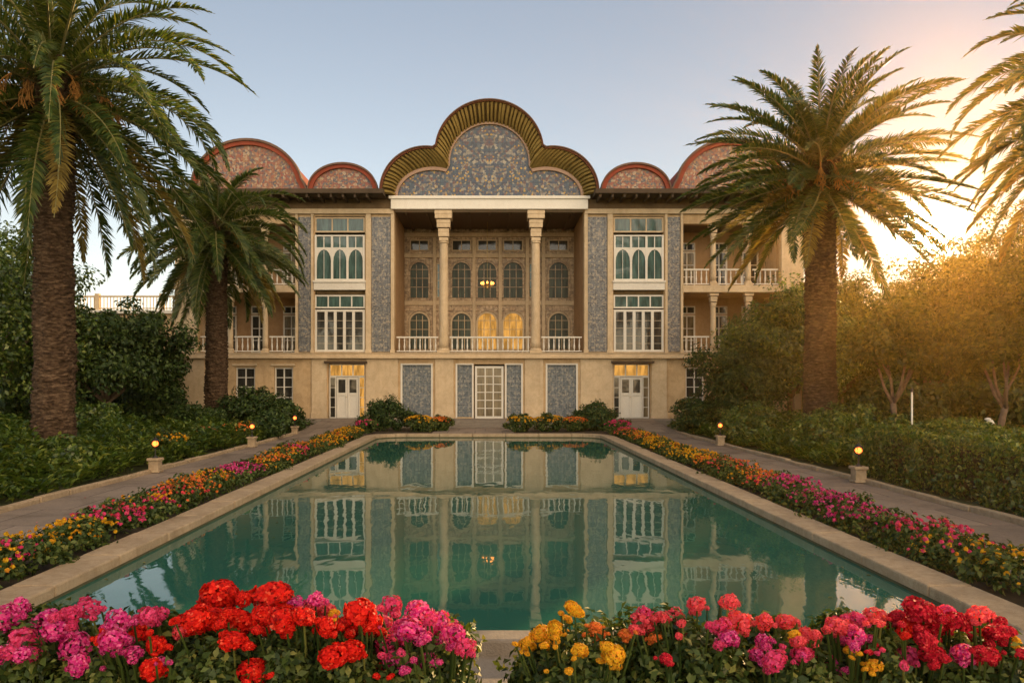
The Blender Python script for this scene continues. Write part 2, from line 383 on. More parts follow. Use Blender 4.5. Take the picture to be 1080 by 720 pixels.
# ------------------------------------------------------------------ ground, paths, pool
PX0 = 0.03
gm = MB(); gm.add([(-390, -190, 0), (390, -190, 0), (390, 490, 0), (-390, 490, 0)], [(0, 1, 2, 3)])
tag(gm.build('ground', 'ground'), kind='structure')
OUT_H, IN_H, Y0, Y1, RAD = 4.42, 4.0, 5.72, 28.1, 1.4
def rrect(h, y0, y1, r, near_r=0.02, step=.6):
    """open polyline: near left -> far left corner -> far right -> near right"""
    pts = []
    n = int((y1 - r - y0) / step)
    for i in range(n + 1): pts.append((-h, y0 + (y1 - r - y0) * i / n))
    for k in range(1, 9):
        a = math.pi - math.pi / 2 * k / 8; pts.append((-h + r + r * math.cos(a), y1 - r + r * math.sin(a)))
    m = int((2 * h - 2 * r) / step)
    for i in range(1, m + 1): pts.append((-h + r + (2 * h - 2 * r) * i / m, y1))
    for k in range(1, 9):
        a = math.pi / 2 - math.pi / 2 * k / 8; pts.append((h - r + r * math.cos(a), y1 - r + r * math.sin(a)))
    for i in range(1, n + 1): pts.append((h, y1 - r - (y1 - r - y0) * i / n))
    return [(x + PX0, y) for x, y in pts]
# coping blocks
outer = rrect(OUT_H, Y0, Y1, RAD)
def inset(pts, d):
    res = []
    for i, p in enumerate(pts):
        a = pts[max(i - 1, 0)]; b = pts[min(i + 1, len(pts) - 1)]
        tx, ty = b[0] - a[0], b[1] - a[1]; L = math.hypot(tx, ty); res.append((p[0] + ty / L * d, p[1] - tx / L * d))
    return res
def kerb(name, pts, width, z0, z1, mat, every=2, gap=.012, bev=.02, jitter=.004):
    inn = inset(pts, width); mb = MB(); rnd = random.Random(3)
    i = 0
    while i < len(pts) - 1:
        j = min(i + every, len(pts) - 1); seg = list(range(i, j + 1)); dz = rnd.uniform(-jitter, jitter); dx = rnd.uniform(-jitter, jitter)
        vs = []; n = len(seg)
        for q, k in enumerate(seg):
            o_, n_ = Vector((*pts[k], 0)), Vector((*inn[k], 0))
            if q == 0 or q == n - 1:
                d = Vector((pts[seg[1]][0] - pts[seg[0]][0], pts[seg[1]][1] - pts[seg[0]][1], 0)).normalized() if q == 0 else Vector((pts[seg[-2]][0] - pts[seg[-1]][0], pts[seg[-2]][1] - pts[seg[-1]][1], 0)).normalized()
                o_ = o_ + d * gap * .5; n_ = n_ + d * gap * .5
            vs += [(o_.x + dx, o_.y, z0), (n_.x + dx, n_.y, z0), (n_.x + dx, n_.y, z1 + dz), (o_.x + dx, o_.y, z1 + dz)]
        fs = []
        for q in range(n - 1):
            a, b = q * 4, q * 4 + 4
            for c in range(4): fs.append((a + c, a + (c + 1) % 4, b + (c + 1) % 4, b + c))
        fs += [(3, 2, 1, 0), tuple((n - 1) * 4 + c for c in range(4))]
        mb.add(vs, fs); i = j
    o = mb.build(name, mat, bevel=bev); tag(o, kind='structure'); return o
kerb('pool_coping', outer, OUT_H - IN_H, -.3, .15, 'coping')
near = MB()
xs = np.linspace(-OUT_H + PX0, OUT_H + PX0, 8)
for a, b in zip(xs[:-1], xs[1:]): near.box(a + .006, b - .006, Y0 - .24, Y0 - .004, -.3, .15 + random.uniform(-.003, .003))
tag(near.build('pool_coping_near', 'stone', bevel=.02), kind='structure')
# inner pool wall below the coping and the water sheet
wm = MB()
inn = inset(outer, .36)
ring = [(x, y) for x, y in inn]
wm.add([(x, y, .02) for x, y in ring], [tuple(range(len(ring) - 1, -1, -1))])
wat = wm.build('pool_water', 'water'); tag(wat, kind='structure')
wl_ = inset(outer, .425); mb = MB(); n = len(wl_)
mb.add([(x, y, .0) for x, y in wl_] + [(x, y, .048) for x, y in wl_], [(i, i + 1, n + i + 1, n + i) for i in range(n - 1)])
tag(mb.build('pool_waterline', 'algae'), kind='structure')
# mortar core under coping (fills joints)
core_ = inset(outer, .03); core_in = inset(outer, .39)
mb = MB(); n = len(core_)
mb.add([(x, y, .12) for x, y in core_] + [(x, y, .12) for x, y in core_in], [(i, i + 1, n + i + 1, n + i) for i in range(n - 1)])
tag(mb.build('pool_mortar', 'stone'), kind='structure')
# flower beds' soil, paths, kerbs
for sgn, nm in ((-1, 'left'), (1, 'right')):
    mb = MB(); mb.box(PX0 + sgn * 4.43, PX0 + sgn * 5.28, 4.0, 28.6, 0, .07)
    tag(mb.build('flower_bed_soil', 'soil'), kind='structure')
    mb = MB()
    ys = [(-6, 0.012), (28.8, 0.012), (33.6, 0.33), (34.3, 0.337)]
    for (ya, za), (yb, zb) in zip(ys[:-1], ys[1:]):
        o0 = 7.45 if ya < 28 else 7.45
        x0, x1 = sgn * 5.3, sgn * 7.45
        vs = [(x0, ya, za), (x1, ya, za), (x1, yb, zb), (x0, yb, zb)]
        mb.add(vs, [(0, 1, 2, 3) if sgn > 0 else (3, 2, 1, 0)])
    tag(mb.build('garden_path', 'pave'), kind='structure')
    pts = [(sgn * 7.47, y) for y in np.arange(1.0, 33.4, .9)]
    # slight wander of the hand laid kerb
    pts = [(x + .03 * math.sin(y * 1.3), y) for x, y in pts]
    if sgn < 0: kerb('path_kerb', pts, -.13, -.1, .09, 'coping', every=1, gap=.02, bev=.015, jitter=.012)
    else: kerb('path_kerb', pts, .13, -.1, .09, 'coping', every=1, gap=.02, bev=.015, jitter=.012)
mb = MB(); mb.box(-5.29, 5.29, -6, Y0 - .245, -.1, .03)
tag(mb.build('paved_terrace', 'stone'), kind='structure')
mb = MB(); mb.box(-5.2, 5.2, Y1 + .01, 33.4, -.1, .045)
tag(mb.build('far_bed_soil', 'soil'), kind='structure')
mb = MB(); mb.box(-2.2, 1.0, Y1 + .01, 33.0, -.1, .06)
tag(mb.build('pool_walk', 'pave'), kind='structure')
mb = MB(); mb.box(-20, 20, 34.3, 62, -.1, .335)
tag(mb.build('palace_terrace', 'stone'), kind='structure')

# warm evening air over the garden
HAZE = 0.00065
mb = MB(); mb.box(-400, 400, -200, 500, -1.2, 14.5)
hz = new_mat('evening_haze'); hn = hz.node_tree.nodes
pv = hn.new('ShaderNodeVolumePrincipled'); pv.inputs['Color'].default_value = (1.0, .60, .17, 1); pv.inputs['Density'].default_value = HAZE; pv.inputs['Anisotropy'].default_value = .86
ho_ = hn.new('ShaderNodeOutputMaterial'); hz.node_tree.links.new(pv.outputs[0], ho_.inputs['Volume'])
M['haze'] = hz
tag(mb.build('haze', 'haze'), kind='stuff')
# ------------------------------------------------------------------ the palace
D0 = 36.0; K = D0 / 800
BASE = Vector((0.045, D0, .335))
P = empty('palace', BASE, 'three storey sand coloured palace with tiled arched pediment and columned portico beyond the pool', 'palace')
def PX(px, yo=0.0): return (px - 515) * (D0 + yo) / 800 - BASE.x
def PZ(py, yo=0.0): return EYE + (404 - py) * (D0 + yo) / 800 - BASE.z
def dx(d): return d * K               # offset from the axis, in picture units at the facade
def part(mb, name, mat, parent=P, **kw): return mb.build(name, mat, parent, **kw)

def wall_open(mb, x0, x1, z0, z1, y0, y1, holes):
    xs = sorted({x0, x1, *[h[0] for h in holes], *[h[1] for h in holes]}); zs = sorted({z0, z1, *[h[2] for h in holes], *[h[3] for h in holes]})
    xs = [x for x in xs if x0 <= x <= x1]; zs = [z for z in zs if z0 <= z <= z1]
    for a, b in zip(xs[:-1], xs[1:]):
        run = None
        for c, d in zip(zs[:-1], zs[1:]):
            mx, mz = (a + b) / 2, (c + d) / 2
            solid = not any(h[0] < mx < h[1] and h[2] < mz < h[3] for h in holes)
            if solid:
                run = (run[0], d) if run else (c, d)
            elif run: mb.box(a, b, y0, y1, *run); run = None
        if run: mb.box(a, b, y0, y1, *run)

def arch_pts(x0, x1, z0, z1, n=14, rise=None):
    w = (x1 - x0) / 2; cx = (x0 + x1) / 2; rise = rise or w
    zs_ = z1 - rise
    pts = [(x0, z0)] + [(cx - w * math.cos(math.pi * k / n), zs_ + rise * math.sin(math.pi * k / n)) for k in range(n + 1)] + [(x1, z0)]
    return pts
def window(x0, x1, z0, z1, y, cols, rows, glassm='glass_teal', frame=.07, bar=.035, name='window', row_split=None, mat='white', parent=P, depth=.07):
    mb = MB()
    mb.box(x0, x0 + frame, y, y + depth, z0, z1); mb.box(x1 - frame, x1, y, y + depth, z0, z1)
    mb.box(x0 + frame, x1 - frame, y, y + depth, z0, z0 + frame); mb.box(x0 + frame, x1 - frame, y, y + depth, z1 - frame, z1)
    ix0, ix1, iz0, iz1 = x0 + frame, x1 - frame, z0 + frame, z1 - frame
    for c in range(1, cols):
        xc = ix0 + (ix1 - ix0) * c / cols; mb.box(xc - bar, xc + bar, y + .006, y + depth - .006, iz0, iz1)
    rowz = row_split if row_split is not None else [iz0 + (iz1 - iz0) * r / rows for r in range(1, rows)]
    for zc in rowz:
        for c in range(cols):
            a = ix0 + (ix1 - ix0) * c / cols + (bar if c else 0); b = ix0 + (ix1 - ix0) * (c + 1) / cols - (bar if c < cols - 1 else 0)
            mb.box(a, b, y + .012, y + depth - .012, zc - bar * .6, zc + bar * .6)
    fr = part(mb, name, mat, parent)
    gp = MB(); gp.box(ix0 - .01, ix1 + .01, y + depth * .45, y + depth * .6, iz0 - .01, iz1 + .01)
    part(gp, 'pane', glassm, fr)
    return fr
def spandrels(mb, x0, x1, zspring, ztop, y0, y1, n=8, rise=None):
    w = (x1 - x0) / 2; cx = (x0 + x1) / 2; rise = rise or (ztop - zspring) * .96
    for k in range(n):
        a0, a1 = math.pi * k / n, math.pi * (k + 1) / n
        p0 = (cx - w * math.cos(a0), zspring + rise * math.sin(a0)); p1 = (cx - w * math.cos(a1), zspring + rise * math.sin(a1))
        mb.prism_xz([p0, p1, (p1[0], ztop), (p0[0], ztop)], y0, y1)

z_floor = PZ(372); z_ledge0 = PZ(378); z_eave = PZ(221)
TH = .42
# ground storey wall with real openings
holes = []
for s in (-1, 1):
    holes += [tuple(sorted((dx(s * 131), dx(s * 170)))) + (0.0, PZ(383)), tuple(sorted((dx(s * 207), dx(s * 227)))) + (PZ(432), PZ(387)), tuple(sorted((dx(s * 247), dx(s * 268)))) + (PZ(432), PZ(387))]
    holes += [tuple(sorted((dx(s * 60), dx(s * 93)))) + (.06, PZ(384)), tuple(sorted((dx(s * 17), dx(s * 35)))) + (.06, PZ(384))]
holes.append((dx(-16), dx(16), 0.0, PZ(384)))
mb = MB(); wall_open(mb, dx(-330), dx(330), -.02, z_ledge0, 0, TH, holes)
part(mb, 'ground_storey_wall', 'stucco')
# pilasters proud of the ground wall
for s in (-1, 1):
    for a, b in ((37.5, 57), (96, 130), (171, 187), (300, 328)):
        mb = MB(); x0, x1 = sorted((dx(s * a), dx(s * b))); mb.box(x0, x1, -.09, -.002, 0, z_ledge0 - .002); mb.box(x0 - .03, x1 + .03, -.12, -.002, 0, .28)
        part(mb, 'pilaster', 'stucco_light', bevel=.01)
# floor ledge
mb = MB(); mb.box(dx(-333), dx(333), -.28, TH, z_ledge0, z_ledge0 + .1); mb.box(dx(-331), dx(331), -.2, TH, z_ledge0 + .1, z_floor - .03); mb.box(dx(-332), dx(332), -.24, TH, z_floor - .03, z_floor)
part(mb, 'floor_ledge', 'stucco_light', bevel=.012)
# ground tile panels with white frames
for s in (-1, 1):
    for a, b in ((60, 93), (17, 35)):
        x0, x1 = sorted((dx(s * a), dx(s * b)))
        mb = MB(); mb.box(x0, x1, .10, .16, .06, PZ(384)); tp = part(mb, 'tile_panel', 'tile_ground')
        mb = MB(); f = .06
        mb.box(x0 - .02, x0 + f, -.03, .11, .02, PZ(384) + .04); mb.box(x1 - f, x1 + .02, -.03, .11, .02, PZ(384) + .04); mb.box(x0 + f, x1 - f, -.03, .11, PZ(384) - .03, PZ(384) + .04)
        part(mb, 'panel_frame', 'white', tp)
# centre glazed door
dr = window(dx(-15), dx(15), .0, PZ(386), -.02, 3, 6, 'glass_warm', .1, .03, 'glazed_door', depth=.1)
mb = MB(); mb.lathe(.52, -.05, [(.02, 1.0), (.03, 1.03), (.02, 1.06)], 8); part(mb, 'handle', 'brass', dr)
# side entrances
for s in (-1, 1):
    x0, x1 = sorted((dx(s * 131), dx(s * 170))); zt = PZ(383)
    en = window(x0 + .02, x1 - .02, PZ(397), zt - .03, .2, 3, 1, 'lit', .05, .03, 'transom_window')
    mb = MB(); mb.box(x0 - .12, x1 + .12, -.35, .2, zt + .003, zt + .1); part(mb, 'door_hood', 'eave')
    # leaves: sidelights with a panelled door in the middle
    window(x0 + .02, x0 + .34, 0, PZ(397) - .003, .2, 1, 4, 'glass_dark', .05, .02, 'sidelight')
    window(x1 - .34, x1 - .02, 0, PZ(397) - .003, .2, 1, 4, 'lit' if s < 0 else 'glass_warm', .05, .02, 'sidelight')
    mb = MB(); a, b = x0 + .36, x1 - .36; zt2 = PZ(397) - .02; mid = (a + b) / 2
    mb.box(a, b, .24, .28, 0, zt2)
    for q0, q1 in ((a, mid - .01), (mid + .01, b)):
        mb.box(q0, q0 + .08, .2, .242, 0, zt2); mb.box(q1 - .08, q1, .2, .242, 0, zt2)
        for zc in (.05, zt2 * .58, zt2 - .06): mb.box(q0 + .08, q1 - .08, .2, .242, zc - .05, zc + .05)
    d = part(mb, 'entrance_door', 'white', bevel=.006)
    g = MB()
    for q0, q1 in ((a, mid - .01), (mid + .01, b)): g.box(q0 + .09, q1 - .09, .225, .237, zt2 * .62, zt2 - .13)
    part(g, 'door_glass', 'glass_dark', d)
    h = MB(); h.lathe(mid - .05, .18, [(.018, .98), (.026, 1.0), (.018, 1.02)], 8); part(h, 'handle', 'brass', d)
    for a, b in ((207, 227), (247, 268)):
        x0, x1 = sorted((dx(s * a), dx(s * b)))
        w_ = window(x0 + .01, x1 - .01, PZ(432) + .01, PZ(387) - .01, .12, 2, 4, 'glass_dark', .07, .03, 'window', row_split=[PZ(398), PZ(408), PZ(419)])
        mb = MB(); mb.box(x0 - .12, x1 + .12, -.1, .1, PZ(387) + .06, PZ(387) + .16); mb.box(x0 - .1, x1 + .1, -.09, .1, PZ(432) - .1, PZ(432) - .002); part(mb, 'sill', 'stucco_light', w_, bevel=.01)

# upper facade: wall with openings
ho = []
for s in (-1, 1):
    ho += [tuple(sorted((dx(s * 131), dx(s * 184)))) + (PZ(371), PZ(228)), tuple(sorted((dx(s * 204), dx(s * 306)))) + (z_floor, PZ(309)), tuple(sorted((dx(s * 204), dx(s * 306)))) + (PZ(301), PZ(236))]
for xa, xb in ((dx(-330), dx(-100)), (dx(100), dx(330))):
    mb = MB(); wall_open(mb, xa, xb, z_floor, PZ(222), 0.0, TH, [h for h in ho if xa < (h[0] + h[1]) / 2 < xb])
    part(mb, 'upper_wall', 'stucco')
for s in (-1, 1):
    # tile strips
    for a, b in ((104, 124), (188, 201)):
        x0, x1 = sorted((dx(s * a), dx(s * b)))
        mb = MB(); mb.box(x0, x1, -.05, -.002, PZ(371), PZ(229)); tp = part(mb, 'tile_panel', 'tile_grey')
    for a, b in ((100, 103.6), (124.4, 130), (185, 187.6), (201.4, 204)):
        x0, x1 = sorted((dx(s * a), dx(s * b)))
        mb = MB(); mb.box(x0, x1, -.12, -.002, z_floor + .002, PZ(225)); mb.box(x0 - .03, x1 + .03, -.15, -.002, z_floor + .002, z_floor + .15)
        part(mb, 'corner_post', 'stucco_light', bevel=.012)
    # window bay: transom, arched window, white panel, transom, tall window
    x0, x1 = sorted((dx(s * 130.5), dx(s * 184.5))); x0 += .03; x1 -= .03
    window(x0, x1, PZ(245), PZ(229), .02, 3, 1, 'glass_teal', .07, .03, 'transom_window', mat='stucco_light')
    z0, z1 = PZ(296), PZ(248)
    mb = MB(); f = .09
    mb.box(x0, x0 + f, -.06, .06, z0, z1); mb.box(x1 - f, x1, -.06, .06, z0, z1); mb.box(x0 + f, x1 - f, -.06, .06, z0, z0 + .08); mb.box(x0 + f, x1 - f, -.06, .06, z1 - .07, z1)
    ix0, ix1 = x0 + f, x1 - f; W = (ix1 - ix0) / 3; zm = PZ(262)
    for c in range(3):
        a, b = ix0 + W * c + (.05 if c else 0), ix0 + W * (c + 1) - (.05 if c < 2 else 0)
        if c: mb.box(ix0 + W * c - .05, ix0 + W * c + .05, -.05, .05, z0 + .08, z1 - .07)
        mb.box(a, b, -.04, .04, zm - .03, zm + .04)
        mb.box((a + b) / 2 - .02, (a + b) / 2 + .02, -.03, .03, zm + .04, z1 - .07)
        spandrels(mb, a, b, PZ(276), zm - .031, -.035, .035, 8)
        mb.box((a + b) / 2 - .012, (a + b) / 2 + .012, -.01, .03, z0 + .08, zm - .1)
    fr = part(mb, 'arched_window', 'white')
    g = MB(); g.box(ix0, ix1, .0, .012, z0 + .05, z1 - .05); part(g, 'pane', 'glass_teal', fr)
    mb = MB(); mb.box(x0 - .04, x1 + .04, -.12, .06, PZ(306), z0 - .002); mb.box(x0 - .07, x1 + .07, -.17, .0, PZ(298.2), z0 - .006); part(mb, 'window_apron', 'white', bevel=.012)
    window(x0, x1, PZ(325), PZ(311), .0, 4, 1, 'glass_teal', .07, .03, 'transom_window')
    z0, z1 = PZ(371), PZ(326.5)
    window(x0, x1, z0, z1, -.03, 5, 1, 'glass_dark', .10, .068, 'tall_window', row_split=[])
    mb = MB()
    for q in (.2, .38, .56, .74): mb.box(x0 + .1, x1 - .1, .0, .012, z0 + (z1 - z0) * q - .012, z0 + (z1 - z0) * q + .012)
    part(mb, 'glazing_bars', 'curtain')

# frieze, gutter and eaves over the side wings
for s in (-1, 1):
    x0, x1 = sorted((dx(s * 100.5), dx(s * 330)))
    mb = MB(); mb.box(x0, x1, -.1, TH, PZ(222) + .002, PZ(207)); part(mb, 'frieze', 'frieze')
    mb = MB(); mb.box(x0, x1, -.16, -.102, PZ(226), PZ(221)); part(mb, 'frieze_moulding', 'stucco_light')
    xa, xb = sorted((dx(s * 108), dx(s * 338)))
    mb = MB(); mb.prism_yz([(-1.35, PZ(211)), (.3, PZ(211) + .02), (.3, PZ(203)), (-1.35, PZ(206.5))], xa, xb)
    nb = int((xb - xa) / .55)
    for i in range(nb):
        x = xa + .2 + i * .55; mb.box(x, x + .09, -1.25, -.1, PZ(211) - .16, PZ(211) + .01)
    part(mb, 'eave', 'eave')
# body: side walls, back wall, flat roof, storey floors
mb = MB(); xw = dx(330)
mb.box(-xw, -xw + .4, TH, 14, 0, PZ(207)); mb.box(xw - .4, xw, TH, 14, 0, PZ(207)); mb.box(-xw, xw, 14, 14.4, 0, PZ(207))
part(mb, 'side_wall', 'stucco')
mb = MB(); mb.box(-xw - .1, xw + .1, .31, 14.5, PZ(207) + .003, PZ(204)); part(mb, 'flat_roof', 'roof')
for s in (-1, 1):
    for za, zb in ((z_floor - .25, z_floor), (PZ(309), PZ(301))):
        x0, x1 = sorted((dx(s * 103), dx(s * 328))); mb = MB(); mb.box(x0, x1, TH + .002, 5.0, za + .002, zb - .003); part(mb, 'floor_slab', 'stucco')
    x0, x1 = sorted((dx(s * 204), dx(s * 308)))
    mb = MB(); mb.box(x0 - .02, x1 + .02, -.16, TH + .01, PZ(308.5), PZ(301.2)); part(mb, 'balcony_edge', 'stucco_light', bevel=.012)
    # tall end pilaster with offsets
    for a, b, pr in ((307, 319, .14), (319, 331, .08)):
        xa, xb = sorted((dx(s * a), dx(s * b))); mb = MB(); mb.box(xa, xb, -pr, -.002, z_floor + .003, PZ(222)); mb.box(xa - .03, xb + .03, -pr - .05, -.002, PZ(305), PZ(301)); mb.box(xa - .02, xb + .02, -pr - .04, -.002, z_floor + .003, z_floor + .2)
        part(mb, 'pilaster', 'stucco_light', bevel=.012)

# ground interior darkness: inner partition some way behind the glass
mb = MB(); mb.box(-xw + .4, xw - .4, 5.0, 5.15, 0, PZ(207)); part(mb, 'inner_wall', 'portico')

def column(x, y, z0, z1, r, parent=P, cap_h=None, tall=False):
    cap_h = cap_h or (1.45 if tall else .55)
    mb = MB(); zc = z1 - cap_h
    mb.lathe(x, y, [(r * 1.0, z0 + .22), (r * 1.02, z0 + .5), (r * .98, (z0 + zc) / 2), (r * .9, zc - .06), (r * .9, zc)], 24)
    o = part(mb, 'column', 'stucco_light', parent, smooth=False)
    for p_ in o.data.polygons: p_.use_smooth = len(p_.vertices) == 4
    b = MB(); b.box(x - r * 1.35, x + r * 1.35, y - r * 1.35, y + r * 1.35, z0, z0 + .12); b.lathe(x, y, [(r * 1.3, z0 + .12), (r * 1.3, z0 + .17), (r * 1.1, z0 + .22)], 24); part(b, 'base', 'stucco_light', o)
    c = MB()
    c.lathe(x, y, [(r * .92, zc - .1), (r * 1.12, zc - .08), (r * 1.12, zc - .03), (r * .95, zc)], 24)
    steps = 7 if tall else 4
    for i in range(steps):
        f0, f1 = i / steps, (i + 1) / steps; w = r * (1.0 + (1.15 if tall else .75) * (f0 ** 1.5)); w2 = w * (1.10 if i % 2 else 1.0)
        c.box(x - w2, x + w2, y - w2, y + w2, zc + cap_h * f0 + .002, zc + cap_h * f1 - (.03 if i % 2 == 0 else 0))
    part(c, 'capital', 'stucco_light', o, bevel=.012)
    return o
YC = .15
for px in (468, 565): column(PX(px, YC), YC, z_floor, PZ(222) - .002, .215, tall=True)
# white beam over the portico
mb = MB(); mb.box(dx(-103), dx(110) - .3, -.32, TH, PZ(222), PZ(209)); mb.box(dx(-105), dx(112) - .3, -.4, -.3, PZ(211.5), PZ(208.5))
part(mb, 'white_beam', 'beam', bevel=.015)

def balustrade(x0, x1, y, z0, h, step, mat='white', axis='x'):
    mb = MB(); mb.box(x0, x1, y - .05, y + .05, z0 + h - .07, z0 + h); mb.box(x0, x1, y - .035, y + .035, z0 + .06, z0 + .11)
    o = part(mb, 'balustrade', mat, bevel=.008)
    n = max(2, round((x1 - x0) / step)); me = None
    for i in range(n):
        x = x0 + (x1 - x0) * (i + .5) / n
        if me is None:
            b = MB(); b.lathe(0, 0, [(.022, 0), (.022, .06), (.03, .1), (.044, .2), (.03, .34), (.022, .42), (.034, h * .62), (.022, h - .2), (.022, h - .16)], 8)
            bo = part(b, 'baluster', mat, o); me = bo.data
        else:
            bo = bpy.data.objects.new('baluster', me); col.objects.link(bo); bo.parent = o
        bo.location = (x, y, z0 + .1)
    return o
for a, b in ((418, 462), (474, 560), (571, 614)): balustrade(PX(a), PX(b), .12, z_floor, .78, .235)
for s in (-1, 1):
    for z0, hh in ((z_floor, .8), (PZ(301), .8)):
        for a, b in ((205, 233), (241, 270), (278, 306)):
            x0, x1 = sorted((dx(s * a), dx(s * b))); balustrade(x0 + .02, x1 - .02, .12, z0, hh, .235)
    for z0, z1 in ((z_floor, PZ(309)), (PZ(301), PZ(236))):
        for d in (237, 274): column(dx(s * d), .14, z0, z1, .13)
    # balcony loggia: back wall with doors, side wall
    x0, x1 = sorted((dx(s * 204), dx(s * 306)))
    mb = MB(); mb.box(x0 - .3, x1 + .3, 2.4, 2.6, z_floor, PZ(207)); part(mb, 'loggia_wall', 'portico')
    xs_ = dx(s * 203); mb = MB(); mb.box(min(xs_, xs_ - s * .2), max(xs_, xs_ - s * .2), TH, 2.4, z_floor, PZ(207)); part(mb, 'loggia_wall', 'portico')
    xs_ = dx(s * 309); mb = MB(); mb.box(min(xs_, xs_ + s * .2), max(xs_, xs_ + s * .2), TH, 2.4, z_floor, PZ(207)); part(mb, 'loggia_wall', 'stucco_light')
    mb = MB(); mb.box(x0, x1, TH + .003, 2.39, PZ(235), PZ(233)); part(mb, 'loggia_ceiling', 'wood')
    for z0 in (z_floor, PZ(301)):
        for d in (222, 258, 293):
            xc = dx(s * d); w = .42
            window(xc - w, xc + w, z0 + .05, z0 + 2.0, 2.32, 2, 3, 'glass_warm' if d == 222 else 'glass_dark', .08, .03, 'balcony_door')
            window(xc - w, xc + w, z0 + 2.05, z0 + 2.45, 2.32, 2, 1, 'glass_dark', .06, .03, 'transom_window')

# the deep central portico
YB = 4.3
xl, xr = dx(-100), dx(100)
mb = MB(); mb.box(xl - .2, xr + .2, YB, YB + .2, z_floor - .02, PZ(207)); back = part(mb, 'portico_wall', 'ornament')
for x in (xl - .2, xr):
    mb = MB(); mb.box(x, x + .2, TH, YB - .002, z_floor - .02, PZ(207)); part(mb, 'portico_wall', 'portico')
mb = MB(); mb.box(xl, xr, TH + .002, YB - .002, PZ(222), PZ(222) + .1)
for i in range(9):
    x = xl + (xr - xl) * (i + .5) / 9; mb.box(x - .06, x + .06, TH + .01, YB - .01, PZ(222) - .1, PZ(222) - .001)
part(mb, 'portico_ceiling', 'wood')
mb = MB(); mb.box(xl, xr, -.1, YB - .002, z_floor - .1, z_floor + .012); part(mb, 'portico_floor', 'stone')
bx = lambda p: PX(p, YB); bz = lambda p: PZ(p, YB)
arches_up = [(433, 452), (477, 496.5), (504, 523.5), (531, 551), (579, 599)]
for a, b in arches_up:
    # upper arched window
    for kind, zb, zt, gl in (('up', bz(314), bz(277), 'glass_porch'), ('low', bz(368), bz(330.5), 'glass_porch')):
        if kind == 'low' and a in (504, 531): gl = 'lit'
        x0, x1 = bx(a), bx(b)
        o_ = arch_pts(x0 - .09, x1 + .09, zb, zt + .09, 16); i_ = arch_pts(x0, x1, zb, zt, 16)
        mb = MB(); mb.ring_xz(o_, i_, YB - .14, YB - .002)
        for q in (1 / 3, 2 / 3): mb.box(x0 + (x1 - x0) * q - .018, x0 + (x1 - x0) * q + .018, YB - .07, YB - .03, zb, zt - .13)
        for q in (.3, .55, .8): mb.box(x0, x1, YB - .065, YB - .035, zb + (zt - zb) * q - .015, zb + (zt - zb) * q + .015)
        fr = part(mb, 'arched_window', 'ornament' if kind == 'up' else 'stucco_light')
        g = MB(); g.prism_xz(arch_pts(x0 - .03, x1 + .03, zb, zt + .03, 16), YB - .03, YB - .002); part(g, 'pane', gl, fr)
        o2 = arch_pts(x0 - .26, x1 + .26, zb, zt + .26, 16); i2 = arch_pts(x0 - .13, x1 + .13, zb, zt + .13, 16)
        mb = MB(); mb.ring_xz(o2, i2, YB - .07, YB - .002); part(mb, 'arch_moulding', 'ornament')
    # small square windows under the ceiling
    window(bx(a) - .03, bx(b) + .03, bz(265), bz(253), YB - .08, 2, 1, 'glass_dark', .06, .02, 'window', mat='stucco_light')
# ornament bands, pilasters on the back wall
for za, zb, m_, pr in ((bz(322), bz(317.5), 'stucco_light', .12), (bz(272), bz(268), 'stucco_light', .12), (bz(250), bz(246), 'stucco_light', .16), (bz(328), bz(322.2), 'ornament', .05)):
    mb = MB(); mb.box(xl + .01, xr - .01, YB - pr, YB - .003, za, zb); part(mb, 'moulding_band', m_, bevel=.01)
for p_ in (424, 458.5, 469, 500, 527.5, 556, 566, 573, 607):
    mb = MB(); x = bx(p_); mb.box(x - .09, x + .09, YB - .18, YB - .005, z_floor + .02, bz(251)); part(mb, 'wall_pilaster', 'stucco_light', bevel=.012)
for p_ in (464, 561):
    x = bx(p_); window(x - .17, x + .17, bz(314), bz(278), YB - .08, 1, 4, 'glass_teal', .04, .02, 'narrow_window', mat='stucco_light')

# ---- pediment
def side_arc(cx, rx, ry, zb, a0, a1, n): return [(cx + rx * math.cos(a0 + (a1 - a0) * i / n), zb + ry * math.sin(a0 + (a1 - a0) * i / n)) for i in range(n + 1)]
def outline(mc, mr, ma0, scx, srx, sry, zb, sa1, nm=32, ns=18):
    """right foot -> crest -> left foot, in picture units, mid circle centre height mc, returned as metres"""
    right = side_arc(scx, srx, sry, 0, 0, sa1, ns)
    mid = [(mr * math.cos(a), mc + mr * math.sin(a)) for a in [ma0 + (math.pi - 2 * ma0) * i / nm for i in range(nm + 1)]]
    left = [(-x, z) for x, z in reversed(right)]
    zb_ = PZ(zb)
    return [(dx(x) * .985, zb_ + dx(z) * .955) for x, z in right + mid + left]
outl = outline(42.5, 57, R(8), 66, 48.5, 49, 208, R(98))
midl = outline(42.5, 56.0, R(8), 65.3, 47.2, 47.6, 208, R(97))
inl = outline(37, 44.5, R(0), 60, 41, 32, 208, R(112))
inl2 = outline(37, 42, R(-4), 60, 37.5, 28.5, 208, R(112))
yf, yb_ = -.8, -.15
def loft(mb, A, ya, B, yb):
    n = len(A); mb.add([(x, ya, z) for x, z in A] + [(x, yb, z) for x, z in B], [(i, i + 1, n + i + 1, n + i) for i in range(n - 1)]); return mb
def poly_strip(pts, zb): return pts
